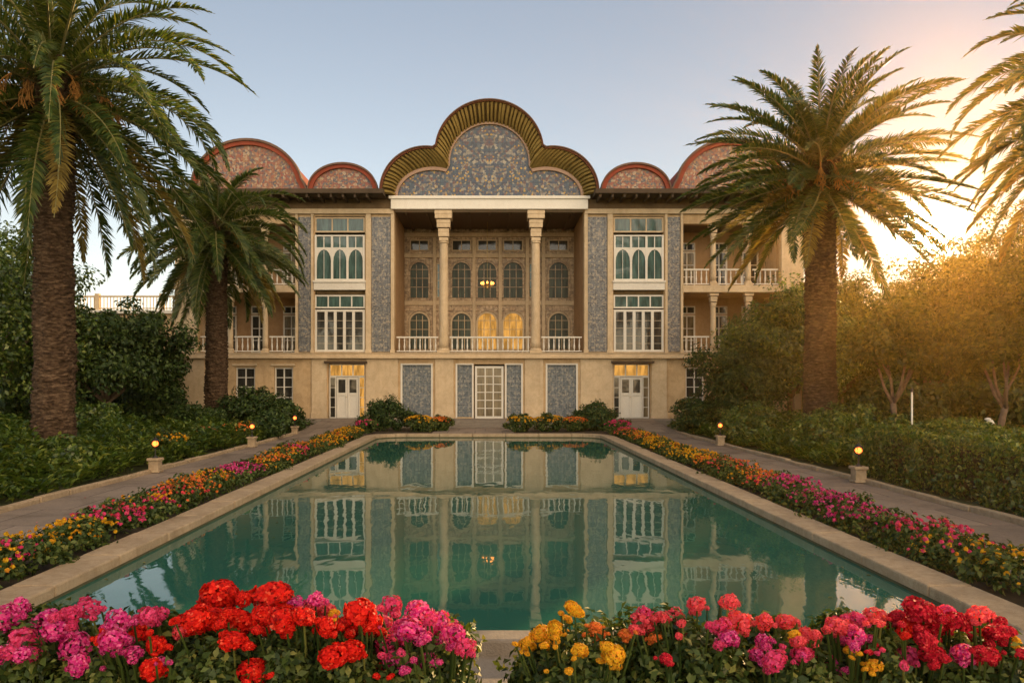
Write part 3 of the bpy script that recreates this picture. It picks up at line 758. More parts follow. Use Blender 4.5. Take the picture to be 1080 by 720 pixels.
# tile panel closed polygon (fan of vertical strips)
mb = MB(); prof = sorted({round(x, 4) for x, z in inl})
poly = [(x, z) for x, z in inl2]
n = len(poly)
mb.add([(x, yb_ + .02, z) for x, z in poly] + [(x * .98, yb_ + .02, PZ(208)) for x, z in poly], [(i, i + 1, n + i + 1, n + i) for i in range(n - 1)])
ped = part(mb, 'pediment_tile_panel', 'tile_ped')
mb = MB(); mb.ring_xz(inl, inl2, yb_ - .1, yb_ + .04); part(mb, 'panel_border', 'pinkband', ped)
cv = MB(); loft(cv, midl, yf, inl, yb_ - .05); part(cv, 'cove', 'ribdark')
# ribs across the cove
rb = MB()
def interp(L, t_):
    f = t_ * (len(L) - 1); i = min(int(f), len(L) - 2); u = f - i
    return Vector((L[i][0] * (1 - u) + L[i + 1][0] * u, 0, L[i][1] * (1 - u) + L[i + 1][1] * u))
NR = 74
skip = {18, 51}
for k in range(NR):
    j0 = random.uniform(.08, .3); t0, t1 = (k + j0) / NR, (k + j0 + random.uniform(.45, .66)) / NR
    o0, o1, i0, i1 = interp(midl, t0), interp(midl, t1), interp(inl, t0), interp(inl, t1)
    if (o0 - o1).length > .6: continue
    vs = []
    for q in range(5):
        u = q / 4; yy = yf + (yb_ - .05 - yf) * u; bulge = .10 * math.sin(math.pi * (u * .8 + .1)) + .03
        for A, B in ((o0, i0), (o1, i1)):
            p = A.lerp(B, u); c = Vector((0, 0, PZ(170))); 
            inward = (c - p); inward.y = 0; inward.normalize()
            vs += [(p.x, yy, p.z), (p.x + inward.x * bulge, yy - bulge * .7, p.z + inward.z * bulge)]
    fs = []
    for q in range(4):
        a = q * 4
        fs += [(a + 1, a + 3, a + 7, a + 5), (a, a + 1, a + 5, a + 4), (a + 3, a + 2, a + 6, a + 7)]
    fs += [(0, 2, 3, 1), (16, 17, 19, 18)]
    rb.add(vs, fs)
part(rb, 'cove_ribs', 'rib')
mb = MB(); mb.ring_xz(outl, midl, yf - .12, yf + .12); part(mb, 'pediment_rim', 'rimred')
big = [(x * 1.004, z + .045) for x, z in outl]
mb = MB(); mb.ring_xz(big, outl, yf - .2, yf + .35); part(mb, 'rim_cap', 'roof')
mb = MB(); loft(mb, outl, yf + .1, outl, 7.0); 
n = len(outl); mb.add([(x, 7.0, z) for x, z in outl] + [(x, 7.0, PZ(208)) for x, z in outl], [(i, i + 1, n + i + 1, n + i) for i in range(n - 1)])
part(mb, 'pediment_vault', 'roof')
# ---- side lunettes
def ogee(cx, rx, ry, zb, tail, s, n=28):
    pts = []
    for i in range(n + 1):
        a = math.pi * i / n; x = rx * math.cos(a); z = ry * (math.sin(a) ** .92)
        pts.append((x, z))
    if tail:   # sweeping foot towards the pediment
        pts = [(rx + tail, -1.0), (rx + tail * .55, 2.5), (rx + tail * .2, 9)] + [p for p in pts if not (p[0] > 0 and p[1] < 13)]
    return [(dx(-s * x + s * cx), PZ(zb) + dx(z)) for x, z in pts]
for s in (-1, 1):
    for cx, rx, ry, yo, dep, tail in ((153, 36, 29, -.35, 6.5, 0), (254, 58, 54.5, -.2, 9.0, 8)):
        L = ogee(cx, rx, ry, 205, tail, s)
        c = Vector((dx(s * cx), 0, PZ(205)))
        sh = lambda f: [(c.x + (x - c.x) * f, c.z + (z - c.z) * f) for x, z in L]
        th = 4.0 / rx
        L1, L2, L3 = sh(1 - th * .45), sh(1 - th * 1.1), sh(1 - th * 1.4)
        n = len(L2)
        mb = MB(); mb.add([(x, yo + .05, z) for x, z in L2] + [(x, yo + .05, PZ(205)) for x, z in L2], [(i, i + 1, n + i + 1, n + i) for i in range(n - 1)])
        tp = part(mb, 'lunette_tile_panel', 'tile_lun')
        mb = MB(); mb.ring_xz(L, L2, yo - .08, yo + .09); part(mb, 'lunette_border', 'redtile', tp)
        mb = MB(); mb.ring_xz([(x, z + .06) for x, z in sh(1.02)], L, yo - .16, yo + .3); part(mb, 'lunette_cap', 'roof', tp)
        mb = MB(); loft(mb, L, yo + .08, L, dep)
        mb.add([(x, dep, z) for x, z in L] + [(x, dep, PZ(205)) for x, z in L], [(i, i + 1, n + i + 1, n + i) for i in range(n - 1)])
        part(mb, 'lunette_vault', 'redtile')
# ---- steps
mb = MB()
for i in range(3): mb.box(-1.75, .72, -3.2 + i * .42, -1.69, -.335 + .06, -.335 + (i + 1) * .105 + .02)
mb.v = [(x + BASE.x, y + BASE.y, z + BASE.z) for x, y, z in mb.v]
st = mb.build('garden_steps', 'stone', bevel=.015)
tag(st, 'three low stone steps rising from the pool walk to the glazed centre door', 'steps')

# ---- chandelier in the portico
ch = empty('chandelier', (PX(514, 2.6) + BASE.x, D0 + 2.6, PZ(300, 2.6) + BASE.z), 'lit golden chandelier hanging inside the portico before the middle arched window', 'chandelier')
mb = MB(); mb.tube([(0, 0, .1), (0, 0, 3.4)], .012, 6); mb.lathe(0, 0, [(.02, -.25), (.07, -.18), (.05, -.05), (.09, .02), (.03, .15)], 12)
for k in range(8):
    a = k * math.pi / 4; c_, s_ = math.cos(a), math.sin(a)
    mb.tube([(.04 * c_, .04 * s_, -.05), (.16 * c_, .16 * s_, -.14), (.28 * c_, .28 * s_, -.08), (.3 * c_, .3 * s_, .0)], .012, 6)
part(mb, 'chandelier_frame', 'brass', ch)
bm0 = None
for k in range(8):
    a = k * math.pi / 4
    if bm0 is None:
        b = MB(); b.lathe(0, 0, [(.015, 0), (.045, .03), (.05, .07), (.02, .13)], 8); bo = part(b, 'bulb', 'bulb_small', ch); bm0 = bo.data
    else: bo = bpy.data.objects.new('bulb', bm0); col.objects.link(bo); bo.parent = ch
    bo.location = (.3 * math.cos(a), .3 * math.sin(a), 0)

# ---- neighbouring annex on the left
AB = Vector((-21.6, 46, 0.0))
A = empty('annex_building', AB, 'low cream annex with a railed roof terrace left of the palace', 'building')
mb = MB(); wall_open(mb, -6, 5.6, 0, 6.2, 0, .3, [(-3, -1.8, 2.2, 4.0), (1.2, 2.4, 2.2, 4.0)]); mb.box(5.3, 5.6, .3, 8, 0, 6.2); mb.box(-6, -5.7, .3, 8, 0, 6.2); mb.box(-6, 5.6, 8, 8.3, 0, 6.2); mb.box(-6, 5.6, .3, 8, 6.0, 6.2)
part(mb, 'wall', 'stucco', A)
for x in (-3, 1.2): window(x, x + 1.2, 2.2, 4.0, .1, 2, 3, 'glass_dark', .08, .03, 'window', parent=A)
mb = MB(); mb.box(-6.2, 5.8, -.25, .3, 6.203, 6.42); part(mb, 'cornice', 'white', A, bevel=.02)
mb = MB(); mb.box(-6.1, 5.7, -.1, .0, 7.2, 7.3); mb.box(-6.1, 5.7, -.08, -.02, 6.5, 6.56)
for i in range(60): mb.box(-6.1 + i * .2, -6.06 + i * .2, -.07, -.03, 6.42, 7.2)
for x in (-6.1, -2.2, 1.7, 5.5): mb.box(x, x + .25, -.15, .1, 6.421, 7.42)
part(mb, 'terrace_railing', 'stucco_light', A)

# ------------------------------------------------------------------ garden lamps
def garden_lamp(x, y, label):
    t_ = empty('garden_lamp', (x, y, 0.02), label, 'garden lamp', 'lit lamps along the garden paths')
    mb = MB(); mb.box(-.11, .11, -.11, .11, 0, .26); mb.box(-.14, .14, -.14, .14, .26, .32); mb.box(-.135, .135, -.135, .135, 0, .05)
    part(mb, 'pedestal', 'coping', t_, bevel=.012)
    mb = MB(); mb.lathe(0, 0, [(.07, .32), (.045, .35), (.015, .38), (.015, .54), (.05, .56), (.055, .575)], 12)
    for k in range(4):
        a = math.pi / 4 + k * math.pi / 2; mb.tube([(.05 * math.cos(a), .05 * math.sin(a), .57), (.065 * math.cos(a), .065 * math.sin(a), .7)], .005, 5)
    mb.lathe(0, 0, [(.085, .70), (.05, .74), (.012, .77), (.012, .79)], 12)
    part(mb, 'lantern_frame', 'metal', t_)
    mb = MB(); mb.lathe(0, 0, [(.015, .575), (.055, .6), (.068, .64), (.05, .68), (.012, .695)], 12); part(mb, 'bulb', 'bulb', t_, smooth=True)
garden_lamp(-7.42, 16.9, 'lit lamp on a stone pedestal by the left path, nearest of the three there')
garden_lamp(-7.35, 23.6, 'lit lamp on a stone pedestal by the left path, middle one of the three there')
garden_lamp(-7.5, 29.4, 'lit lamp farthest along the left path, near the shrub by the side entrance')
garden_lamp(7.42, 15.2, 'lit lamp on a stone pedestal by the right path beside the clipped hedge')
garden_lamp(7.4, 24.2, 'lit lamp far along the right path before the bushy planting')

# ------------------------------------------------------------------ plants
def unit(a): return a / np.maximum(np.linalg.norm(a, axis=-1, keepdims=True), 1e-9)
def leaf_arrays(p, d, nrm_, L, W, fold=.25):
    s_ = unit(np.cross(d, nrm_)); n_ = unit(np.cross(s_, d))
    L = L[:, None]; W = W[:, None]
    v0 = p; v1 = p + d * L * .5 + s_ * W * .5 + n_ * W * fold; v2 = p + d * L - n_ * L * .12; v3 = p + d * L * .5 - s_ * W * .5 + n_ * W * fold
    V = np.stack([v0, v1, v2, v3], 1).reshape(-1, 3)
    F = np.arange(len(p) * 4).reshape(-1, 4)
    return V, F
def rand_dirs(rg, n):
    return unit(rg.normal(size=(n, 3)))
def crown_leaves(rg, centre, rad, nclump, nleaf, size, flat=.55, clump=.24, shell=.4, bottom=-.75):
    """leaf clumps through an uneven ellipsoid; returns V,F"""
    c = np.array(centre); r = np.array(rad)
    dirs = rand_dirs(rg, nclump * 3); dirs = dirs[dirs[:, 2] > bottom][:nclump]
    lump = 1 + .22 * np.sin(dirs[:, 0] * 4.1 + 1.3 * rg.random() * 6) * np.cos(dirs[:, 2] * 3.7 + rg.random() * 6) + .12 * rg.normal(size=len(dirs))
    rr = (shell + (1 - shell) * rg.random(len(dirs)) ** .6) * lump
    cc = c + dirs * r * rr[:, None]
    cr = clump * r.min() * (0.6 + .8 * rg.random(len(dirs)))
    k = np.repeat(np.arange(len(dirs)), nleaf)
    ld = rand_dirs(rg, len(k)); rad_ = rg.random(len(k)) ** .45
    sc = np.array([1.15, 1.15, flat + .25])
    pos = cc[k] + ld * sc * (cr[k] * rad_)[:, None]
    outward = unit(ld + dirs[k] * .5 + np.array([0, 0, .3]))
    d = unit(np.cross(outward, rand_dirs(rg, len(k))) + outward * .45 + np.array([0, 0, -.25]))
    n_ = unit(outward + rand_dirs(rg, len(k)) * .5)
    sz = size * (.6 + .8 * rg.random(len(k)))
    return leaf_arrays(pos, d, n_, sz, sz * .55)
def make_tree(name, loc, h_trunk, crown_c, crown_r, seed, label, cat='tree', leaf='leaf_mid', nclump=150, nleaf=110, size=.14, trunk_r=.16, group=None, limbs=6, fork=None):
    rg = np.random.default_rng(seed); rnd = random.Random(seed)
    t_ = empty(name, loc, label, cat, group)
    mb = MB(); fz = fork or h_trunk * .55
    lean = Vector((rnd.uniform(-.15, .15), rnd.uniform(-.15, .15), 0))
    mb.tube([(0, 0, -.1), (lean.x * .2, lean.y * .2, fz * .4), (lean.x * .7, lean.y * .7, fz * .8), (lean.x, lean.y, fz)], [trunk_r * 1.35, trunk_r, trunk_r * .9, trunk_r * .85], 10)
    for k in range(limbs):
        a = 2 * math.pi * k / limbs + rnd.uniform(-.4, .4); q = rnd.uniform(.35, .75)
        e = Vector(crown_c) + Vector((math.cos(a) * crown_r[0] * q, math.sin(a) * crown_r[1] * q, crown_r[2] * rnd.uniform(-.2, .5)))
        s0 = Vector((lean.x, lean.y, fz * .93)); m1 = s0.lerp(e, .35) + Vector((rnd.uniform(-.15, .15), rnd.uniform(-.15, .15), -.1)); m2 = s0.lerp(e, .7) + Vector((rnd.uniform(-.2, .2), 0, .1))
        mb.tube([s0, m1, m2, e], [trunk_r * .6, trunk_r * .42, trunk_r * .28, trunk_r * .1], 7)
    part(mb, 'trunk', 'bark', t_, smooth=True)
    V, F = crown_leaves(rg, crown_c, crown_r, nclump, nleaf, size)
    npmesh('crown', V, F, M[leaf], t_)
    return t_
def make_shrub(name, loc, r, seed, label, cat='shrub', leaf='leaf_dark', n=60, nl=90, size=.1, group=None):
    rg = np.random.default_rng(seed)
    V, F = crown_leaves(rg, (0, 0, r[2] * .55), (r[0], r[1], r[2] * .55), n, nl, size, clump=.34, shell=.35, bottom=-1)
    V[:, 2] = np.maximum(V[:, 2], .0)
    o = npmesh(name, V, F, M[leaf]); o.location = loc
    return tag(o, label, cat, group)

# ---- date palms
def palm_trunk(h, r, seed, flare=1.25):
    rg = np.random.default_rng(seed); nr = int(h / .028); na = 96
    zz = np.linspace(-.1, h, nr)[:, None]; aa = np.linspace(0, 2 * np.pi, na, endpoint=False)[None, :]
    rad = r * (1 + (flare - 1) * np.exp(-np.maximum(zz, 0) / .8) - .06 * (zz / h) + .03 * np.sin(zz * 1.1 + seed))
    # overlapping stubs of old leaf bases: spiral lozenges squashed into wavy bands
    band = zz / .10 + .35 * np.sin(aa * 3 + zz * 1.9) + .18 * np.sin(aa * 7 + zz * 4.3 + 1) + .5 * (np.sin(aa * 9 + np.floor(zz / .10) * 1.7) > 0)
    saw = band - np.floor(band)
    rough = rg.normal(size=(nr, na)) * .006
    low = np.repeat(np.repeat(rg.normal(size=(nr // 4 + 1, na // 6)), 4, 0)[:nr], 6, 1)[:, :na] * .012
    patch = .55 + .55 * np.sin(aa * 2 + zz * .8 + seed) * np.sin(zz * 2.3 + aa * 3)
    rad = rad + .075 * saw ** 1.6 * np.clip(patch + .35 + rg.normal(size=(nr, 1)) * .12, .25, 1.4) + rough + low
    x = rad * np.cos(aa); y = rad * np.sin(aa); z = np.broadcast_to(zz, x.shape) + .01 * rg.normal(size=x.shape)
    V = np.stack([x, y, z], -1).reshape(-1, 3)
    i = np.arange(nr - 1)[:, None] * na; j = np.arange(na)[None, :]; j2 = (j + 1) % na
    F = np.stack([i + j, i + j2, i + na + j2, i + na + j], -1).reshape(-1, 4)
    return V, F
tb = NT(new_mat('palm_bark')); v = tb.coord()
nb_ = tb.noise(tb.mapping(v, (1, 1, 3.5)), 6, 5, .65)[0]
cb = tb.ramp(nb_, [(0.3, (.022, .014, .010)), (0.5, (.07, .043, .026)), (0.72, (.18, .12, .075))])
M['palm_bark'] = tb.out(tb.principled(cb, .9, .15, tb.bump(nb_, .8, .04)))
def frond(rg, L, az, e0, droop, base_r, twist, leaflen, npair=125):
    """local coordinates; V,F for rachis and leaflets in two faces lists, base at origin of crown"""
    ns = 22; s_ = np.linspace(0, 1, ns)
    e = e0 - droop * s_ ** 1.35
    ds = L / (ns - 1)
    rr = np.concatenate([[0], np.cumsum(np.cos(e[:-1]) * ds)]) + base_r
    zz = np.concatenate([[0], np.cumsum(np.sin(e[:-1]) * ds)])
    side = rg.normal() * .10
    rd = np.array([math.cos(az), math.sin(az), 0]); bd = np.array([-math.sin(az), math.cos(az), 0])
    Pc = rr[:, None] * rd + zz[:, None] * np.array([0, 0, 1.]) + (side * L * s_ ** 2)[:, None] * bd
    T = unit(np.gradient(Pc, axis=0))
    B = unit(bd * math.cos(twist) + np.cross(T, np.broadcast_to(bd, T.shape)) * math.sin(twist)); B = unit(B - T * (B * T).sum(1, keepdims=True))
    N = np.cross(B, T); N = N * np.sign(N[:, 2:3] + 1e-6) if abs(twist) < .8 else N
    w = (.036 * (1 - s_) + .006)[:, None]
    rv = np.concatenate([Pc - B * w, Pc + N * w * .8, Pc + B * w, Pc - N * w * .6]).reshape(4, ns, 3)
    RV = rv.transpose(1, 0, 2).reshape(-1, 3)
    i = np.arange(ns - 1)[:, None] * 4; k = np.arange(4)[None, :]; k2 = (k + 1) % 4
    RF = np.stack([i + k, i + k2, i + 4 + k2, i + 4 + k], -1).reshape(-1, 4)
    # leaflets
    u = np.linspace(.10, .995, npair); u = np.repeat(u, 2) + rg.normal(size=npair * 2) * .004; u = np.clip(u, 0, 1)
    sg = np.tile([1., -1.], npair)
    f = u * (ns - 1); i0 = np.minimum(f.astype(int), ns - 2); fr = (f - i0)[:, None]
    def at(A): return A[i0] * (1 - fr) + A[i0 + 1] * fr
    p, t_, b_, n_ = at(Pc), unit(at(T)), unit(at(B)), unit(at(N))
    phi = np.radians(62 - 36 * u ** 1.5 + rg.normal(size=len(u)) * 6)
    psi = np.radians(34 + rg.normal(size=len(u)) * 16)
    d = t_ * np.cos(phi)[:, None] + (b_ * (sg * np.cos(psi))[:, None] + n_ * np.sin(psi)[:, None]) * np.sin(phi)[:, None]
    d = unit(d)
    ll = leaflen * (np.sin(np.pi * np.clip(u * .88 + .14, 0, 1)) ** .55) * (.85 + .3 * rg.random(len(u)))
    ll = ll[:, None]; W = unit(t_ - d * (d * t_).sum(1, keepdims=True)); wd = .021
    g = np.array([0, 0, -1.])
    m = p + d * ll * .5 + g * ll * .03; tip = p + d * ll + g * ll * (.16 + .1 * rg.random((len(u), 1)))
    LV = np.stack([p - W * wd * .6, p + W * wd * .6, m + W * wd, m - W * wd, tip], 1).reshape(-1, 3)
    b5 = np.arange(len(u))[:, None] * 5
    return RV, RF, LV, b5 + np.array([[0, 1, 2, 3]]), b5 + np.array([[3, 2, 4]])
def make_palm(loc, h, r, L, nfr, seed, label, dro=(55, 95), emax=82, emin=-48, leaflen=.47, stalks=12, flare=1.2, power=.8):
    rg = np.random.default_rng(seed)
    t_ = empty('palm_tree', loc, label, 'palm tree', 'date palms round the pool')
    V, F = palm_trunk(h, r, seed, flare); tr = npmesh('trunk', V, F, M['palm_bark'], t_)
    # boots: the ragged ball of cut leaf bases at the top
    mb = MB()
    for k in range(150):
        a = k * 2.39996; f_ = k / 150; z = h - 1.0 + 1.35 * f_; rr = r * (1.02 + .18 * math.sin(f_ * 3.0))
        c_, s_ = math.cos(a), math.sin(a); o0 = Vector((c_ * rr * .9, s_ * rr * .9, z)); o1 = o0 + Vector((c_ * .16, s_ * .16, .3))
        mb.tube([o0, o0.lerp(o1, .5) + Vector((c_ * .03, s_ * .03, 0)), o1], [.085, .06, .03], 5)
    part(mb, 'leaf_bases', 'palm_bark', t_)
    dry = set(random.Random(seed).sample(range(int(nfr * .72), nfr), 5))
    for k in range(nfr):
        f_ = (k + .5) / nfr; az = k * 2.39996 + rg.normal() * .12
        e0 = math.radians(emax + (emin - emax) * f_ ** power + rg.normal() * 4)
        Lk = L * (.80 + .20 * min(1, f_ * 4.5)) * (.94 + .12 * rg.random())
        dr = math.radians(dro[0] + (dro[1] - dro[0]) * rg.random()) * (1.0 if f_ < .6 else .75)
        if e0 < 0: dr *= .6
        RV, RF, LV, LF4, LF3 = frond(rg, Lk, az, e0, dr, r * .35, rg.normal() * .35, leaflen)
        zb = h + .35 - .95 * f_
        RV = RV + [0, 0, zb]; LV = LV + [0, 0, zb]
        nR = len(RV); o = npmesh('frond', np.concatenate([RV, LV]), [RF, LF4 + nR, LF3 + nR], M['rachis'], t_)
        o.data.materials.append(M['dry'] if k in dry else M['palm'])
        if k in dry: o['label'] = 'dry golden hanging frond'
        mi = np.ones(len(o.data.polygons), np.int32); mi[:len(RF)] = 0; o.data.polygons.foreach_set('material_index', mi)
    for k in range(stalks):
        a = k * 2.39996 + 1.0; q = random.Random(seed * 31 + k)
        mb = MB(); c_, s_ = math.cos(a), math.sin(a); pts = []
        Lq = q.uniform(1.1, 1.7)
        for i in range(7):
            u = i / 6; pts.append((c_ * (r * .5 + Lq * .8 * u), s_ * (r * .5 + Lq * .8 * u), h + .1 + .45 * u - 1.15 * u * u))
        mb.tube(pts, [.03, .028, .025, .022, .02, .016, .01], 6)
        e = Vector(pts[-1]); m_ = Vector(pts[-3])
        for j in range(22):
            st_ = m_.lerp(e, q.random()); mb.tube([st_, st_ + Vector((q.uniform(-.12, .12) + c_ * .1, q.uniform(-.12, .12) + s_ * .1, -.18)), st_ + Vector((q.uniform(-.2, .2) + c_ * .12, q.uniform(-.2, .2) + s_ * .12, -.5))], [.007, .007, .012], 4)
        part(mb, 'fruit_stalk', 'fruitstalk', t_)
    return t_
make_palm((-10.3, 18.0, 0), 9.1, .40, 4.8, 95, 11, 'tallest palm at the left with a thick ringed trunk and arching fronds', leaflen=.47, stalks=16, dro=(60, 100))
make_palm((-10.75, 30.0, 0), 8.0, .38, 3.9, 84, 12, 'shorter palm close before the left wing of the palace', leaflen=.47, dro=(70, 110), stalks=8, emax=76)
make_palm((10.5, 24.0, 0), 8.75, .44, 4.35, 99, 13, 'palm with a full round crown between the palace and the sunlit trees on the right', leaflen=.47, dro=(28, 68), stalks=14, emin=-40)
make_palm((15.0, 17.4, 0), 8.9, .48, 4.3, 92, 14, 'palm at the right edge of the garden with hanging fronds above the hedge', leaflen=.47, dro=(60, 105), stalks=8)

# ---- trees
make_tree('garden_tree', (-13.5, 27.0, 0), 2.6, (0, 0, 3.0), (2.4, 2.2, 1.75), 21, 'dense dark green tree between the tall palm and the palace', leaf='leaf_dark', nclump=200, nleaf=150, size=.15)
make_tree('garden_tree', (-16.4, 25.0, 0), 3.4, (0, 0, 4.0), (3.0, 2.6, 3.2), 22, 'yellow green tree at the left edge behind the tall palm', leaf='leaf_mid', nclump=220, nleaf=140, size=.15)
make_tree('garden_tree', (-15.6, 33.5, 0), 2.2, (0, 0, 2.3), (2.2, 2.0, 1.7), 23, 'small dark tree before the low cream annex', leaf='leaf_dark', nclump=130, nleaf=130, size=.15)
make_tree('garden_tree', (-23.5, 36.0, 0), 3.2, (0, 0, 4.2), (4.0, 3.0, 3.2), 24, 'broad green tree far behind the left edge planting', leaf='leaf_mid', nclump=200, nleaf=120, size=.2)
RG = 'trees beyond the right path'
for i, (x, y, hc, rx, rz, lf, lab, sz) in enumerate([
    (12.4, 31.0, 3.3, 2.6, 2.2, 'leaf_mid', 'round bushy tree directly behind the right palm trunk', .15),
    (16.0, 34.5, 3.7, 3.0, 2.9, 'leaf_warm', 'olive green sunlit tree right of the right palm', .16),
    (19.6, 34.0, 3.6, 3.0, 2.7, 'leaf_warm', 'olive green tree whose top the low sun touches', .16),
    (22.6, 33.0, 4.6, 3.3, 4.2, 'leaf_warm', 'tall golden tree at the right edge just right of the sun', .16),
    (19.0, 42.0, 3.9, 4.0, 3.4, 'leaf_warm', 'broad tree farther behind the sunlit olive trees', .2),
    (26.5, 42.0, 5.0, 4.2, 4.6, 'leaf_warm', 'big far tree behind the right edge', .2)]):
    make_tree('garden_tree', (x, y, 0), hc * .8, (0, 0, hc), (rx, rx * .85, rz), 40 + i, lab, leaf=lf, nclump=210, nleaf=130, size=sz, group=RG)
make_tree('garden_tree', (11.6, 21.6, 0), 2.6, (0, 0, 3.1), (1.35, 1.2, 1.25), 51, 'slim tree with a forked pale trunk left of the white pole', leaf='leaf_warm', nclump=70, nleaf=90, size=.13, trunk_r=.09, fork=1.5, group=RG)
make_tree('garden_tree', (13.4, 20.0, 0), 2.4, (0, 0, 2.9), (1.3, 1.2, 1.0), 52, 'small tree with a forked sunlit trunk behind the clipped hedge', leaf='leaf_warm', nclump=70, nleaf=90, size=.13, trunk_r=.09, fork=1.4, group=RG)
make_tree('garden_tree', (16.8, 22.0, 0), 2.8, (0, 0, 3.8), (2.0, 1.9, 2.3), 53, 'dense tree at the right edge behind the small forked tree', leaf='leaf_warm', nclump=130, nleaf=110, size=.14, group=RG)
make_tree('garden_tree', (10.0, 29.5, 0), 1.6, (0, 0, 2.1), (1.75, 1.6, 1.55), 54, 'big rounded dark bush tree covering the right corner of the palace', leaf='leaf_dark', nclump=150, nleaf=130, size=.12, fork=.9, trunk_r=.14)

# ---- shrubs left
SL = [(-9.3, 29.6, .95, 1.6, 'leaf_dark', 'tall dark shrub in front of the left ground floor windows'), (-8.3, 30.6, .75, 1.25, 'leaf_dark', 'rounded shrub at the bend of the left path by the side door'),
      (-7.9, 27.2, .6, .9, 'leaf_dark', 'small dark shrub behind the farthest left lamp'), (-10.6, 27.6, .9, 1.1, 'leaf_dark', 'broad low shrub at the foot of the shorter palm'),
      (-12.4, 23.5, .9, 1.2, 'leaf_mid', 'leafy shrub right behind the tall palm trunk'), (-9.3, 12.2, .75, 1.05, 'leaf_mid', 'sunlit leafy shrub at the left edge nearest the path'), 
      (-10.8, 14.6, .9, 1.35, 'leaf_mid', 'large leafy shrub left of the tall palm trunk'), (-9.0, 16.3, .6, .75, 'leaf_mid', 'low bright shrub between the tall palm and the path')]
for i, (x, y, r_, h_, lf, lab) in enumerate(SL):
    make_shrub('shrub', (x, y, 0), (r_, r_, h_), 60 + i, lab, leaf=lf, n=70, nl=80, size=.12)
SR = [(8.3, 30.0, .95, 1.35, 'leaf_dark', 'rounded shrub beside the right side entrance'), (9.3, 27.0, 1.1, 1.15, 'leaf_mid', 'soft green shrub before the dark bush tree'),
      (8.4, 24.6, .8, .8, 'leaf_mid', 'low shrub right behind the far right lamp'), (10.2, 22.2, 1.2, 1.25, 'leaf_mid', 'wide shrub at the foot of the right palm'),
      (9.0, 20.2, 1.0, .95, 'leaf_mid', 'spreading shrub between the two right lamps'), (12.8, 23.8, 1.2, 1.2, 'leaf_warm', 'sunlit shrub right of the right palm trunk'), (9.2, 17.6, .9, .9, 'leaf_mid', 'shrub just left of the clipped hedge')]
for i, (x, y, r_, h_, lf, lab) in enumerate(SR):
    make_shrub('shrub', (x, y, 0), (r_, r_ * 1.1, h_), 80 + i, lab, leaf=lf, n=80, nl=90, size=.1)
for i, (x, y, r_, h_, lab) in enumerate([(13.4, 37.5, 2.4, 3.4, 'tall dark shrub beside the right wall of the palace'), (17.6, 38.2, 2.6, 3.2, 'dark shrub behind the olive tree right of the palm'), (22.0, 38.0, 2.7, 3.3, 'dark shrub below the low sun'), (26.6, 37.0, 2.8, 3.6, 'dark shrub at the right edge behind the golden tree'),
     (15.0, 27.5, 1.5, 1.9, 'green shrub under the forked trees behind the white pole'), (18.6, 27.0, 1.7, 1.9, 'green shrub behind the small pale standpipe'), (22.3, 27.5, 1.8, 2.2, 'green shrub at the right edge under the golden tree'), (31.0, 36.0, 2.8, 3.6, 'dark shrub beyond the right edge trees'),
     (-17.6, 30.0, 2.2, 2.6, 'dark shrub behind the tree by the tall palm'), (-21.5, 30.5, 2.4, 2.8, 'dark shrub at the left edge behind the yellow green tree'), (-14.0, 31.0, 1.5, 1.9, 'dark shrub left of the shorter palm')]):
    make_shrub('shrub', (x, y, 0), (r_, r_ * .7, h_), 140 + i, lab, leaf='leaf_dark', n=130, nl=90, size=.2)
# shrubs and yellow flowers at the far end of the pool
def flower_bush(x, y, r_, h_, colr, seed, label, nfl=120):
    t_ = make_shrub('flowering_shrub', (x, y, 0.05), (r_, r_ * .8, h_), seed, label, 'flowering shrub', 'leaf_bed', 40, 60, .09)
    rg = np.random.default_rng(seed + 5); a = rg.random(nfl) * 6.283; q = np.sqrt(rg.random(nfl)); 
    pos = np.stack([q * np.cos(a) * r_ * 1.05, q * np.sin(a) * r_ * .85, h_ * (.62 + .42 * np.sqrt(np.maximum(0, 1 - q ** 2)))], 1)
    V, F = blossoms(rg, pos, .05)
    npmesh('blossoms', V, F, M[colr], t_); return t_
def blossoms(rg, pos, size, petals=9):
    k = np.repeat(np.arange(len(pos)), petals)
    n_ = unit(rand_dirs(rg, len(k)) + np.array([0, -.2, .7])); sz = (size * (.7 + .6 * rg.random(len(pos))))[k]
    p = pos[k] + n_ * (sz * .4)[:, None]
    d = unit(np.cross(n_, rand_dirs(rg, len(k))))
    return leaf_arrays(p - d * sz[:, None] * .5, d, n_, sz, sz * .95, .2)
make_shrub('shrub', (-4.1, 31.3, .04), (1.0, .7, 1.15), 101, 'dark shrub left of the yellow flowers at the far end of the pool', n=80, nl=90, size=.1)
make_shrub('shrub', (4.6, 31.6, .04), (.85, .7, 1.1), 102, 'dark shrub right of the yellow flowers at the far end of the pool', n=80, nl=90, size=.1)
flower_bush(-2.75, 30.6, .62, .62, 'yellow', 103, 'yellow flowering shrub left of the stone steps')
flower_bush(-1.95, 31.0, .45, .55, 'orange', 104, 'small orange flowering shrub close beside the left of the steps')
flower_bush(1.35, 30.6, .6, .6, 'yellow', 105, 'yellow flowering shrub just right of the stone steps')
flower_bush(2.5, 30.7, .7, .62, 'yellow', 106, 'second yellow flowering shrub right of the steps')
flower_bush(3.5, 30.9, .55, .55, 'orange', 107, 'orange yellow flowering shrub next to the dark shrub at the far right of the pool')
flower_bush(-8.35, 24.9, .5, .6, 'orange', 108, 'orange flowering shrub behind the middle left lamp', 60)
flower_bush(-8.6, 22.9, .45, .6, 'coral', 109, 'pink flowering shrub left of the middle left lamp', 40)
flower_bush(-8.5, 20.2, .5, .62, 'yellow', 112, 'yellow flowering shrub between the nearest and middle left lamps', 45)
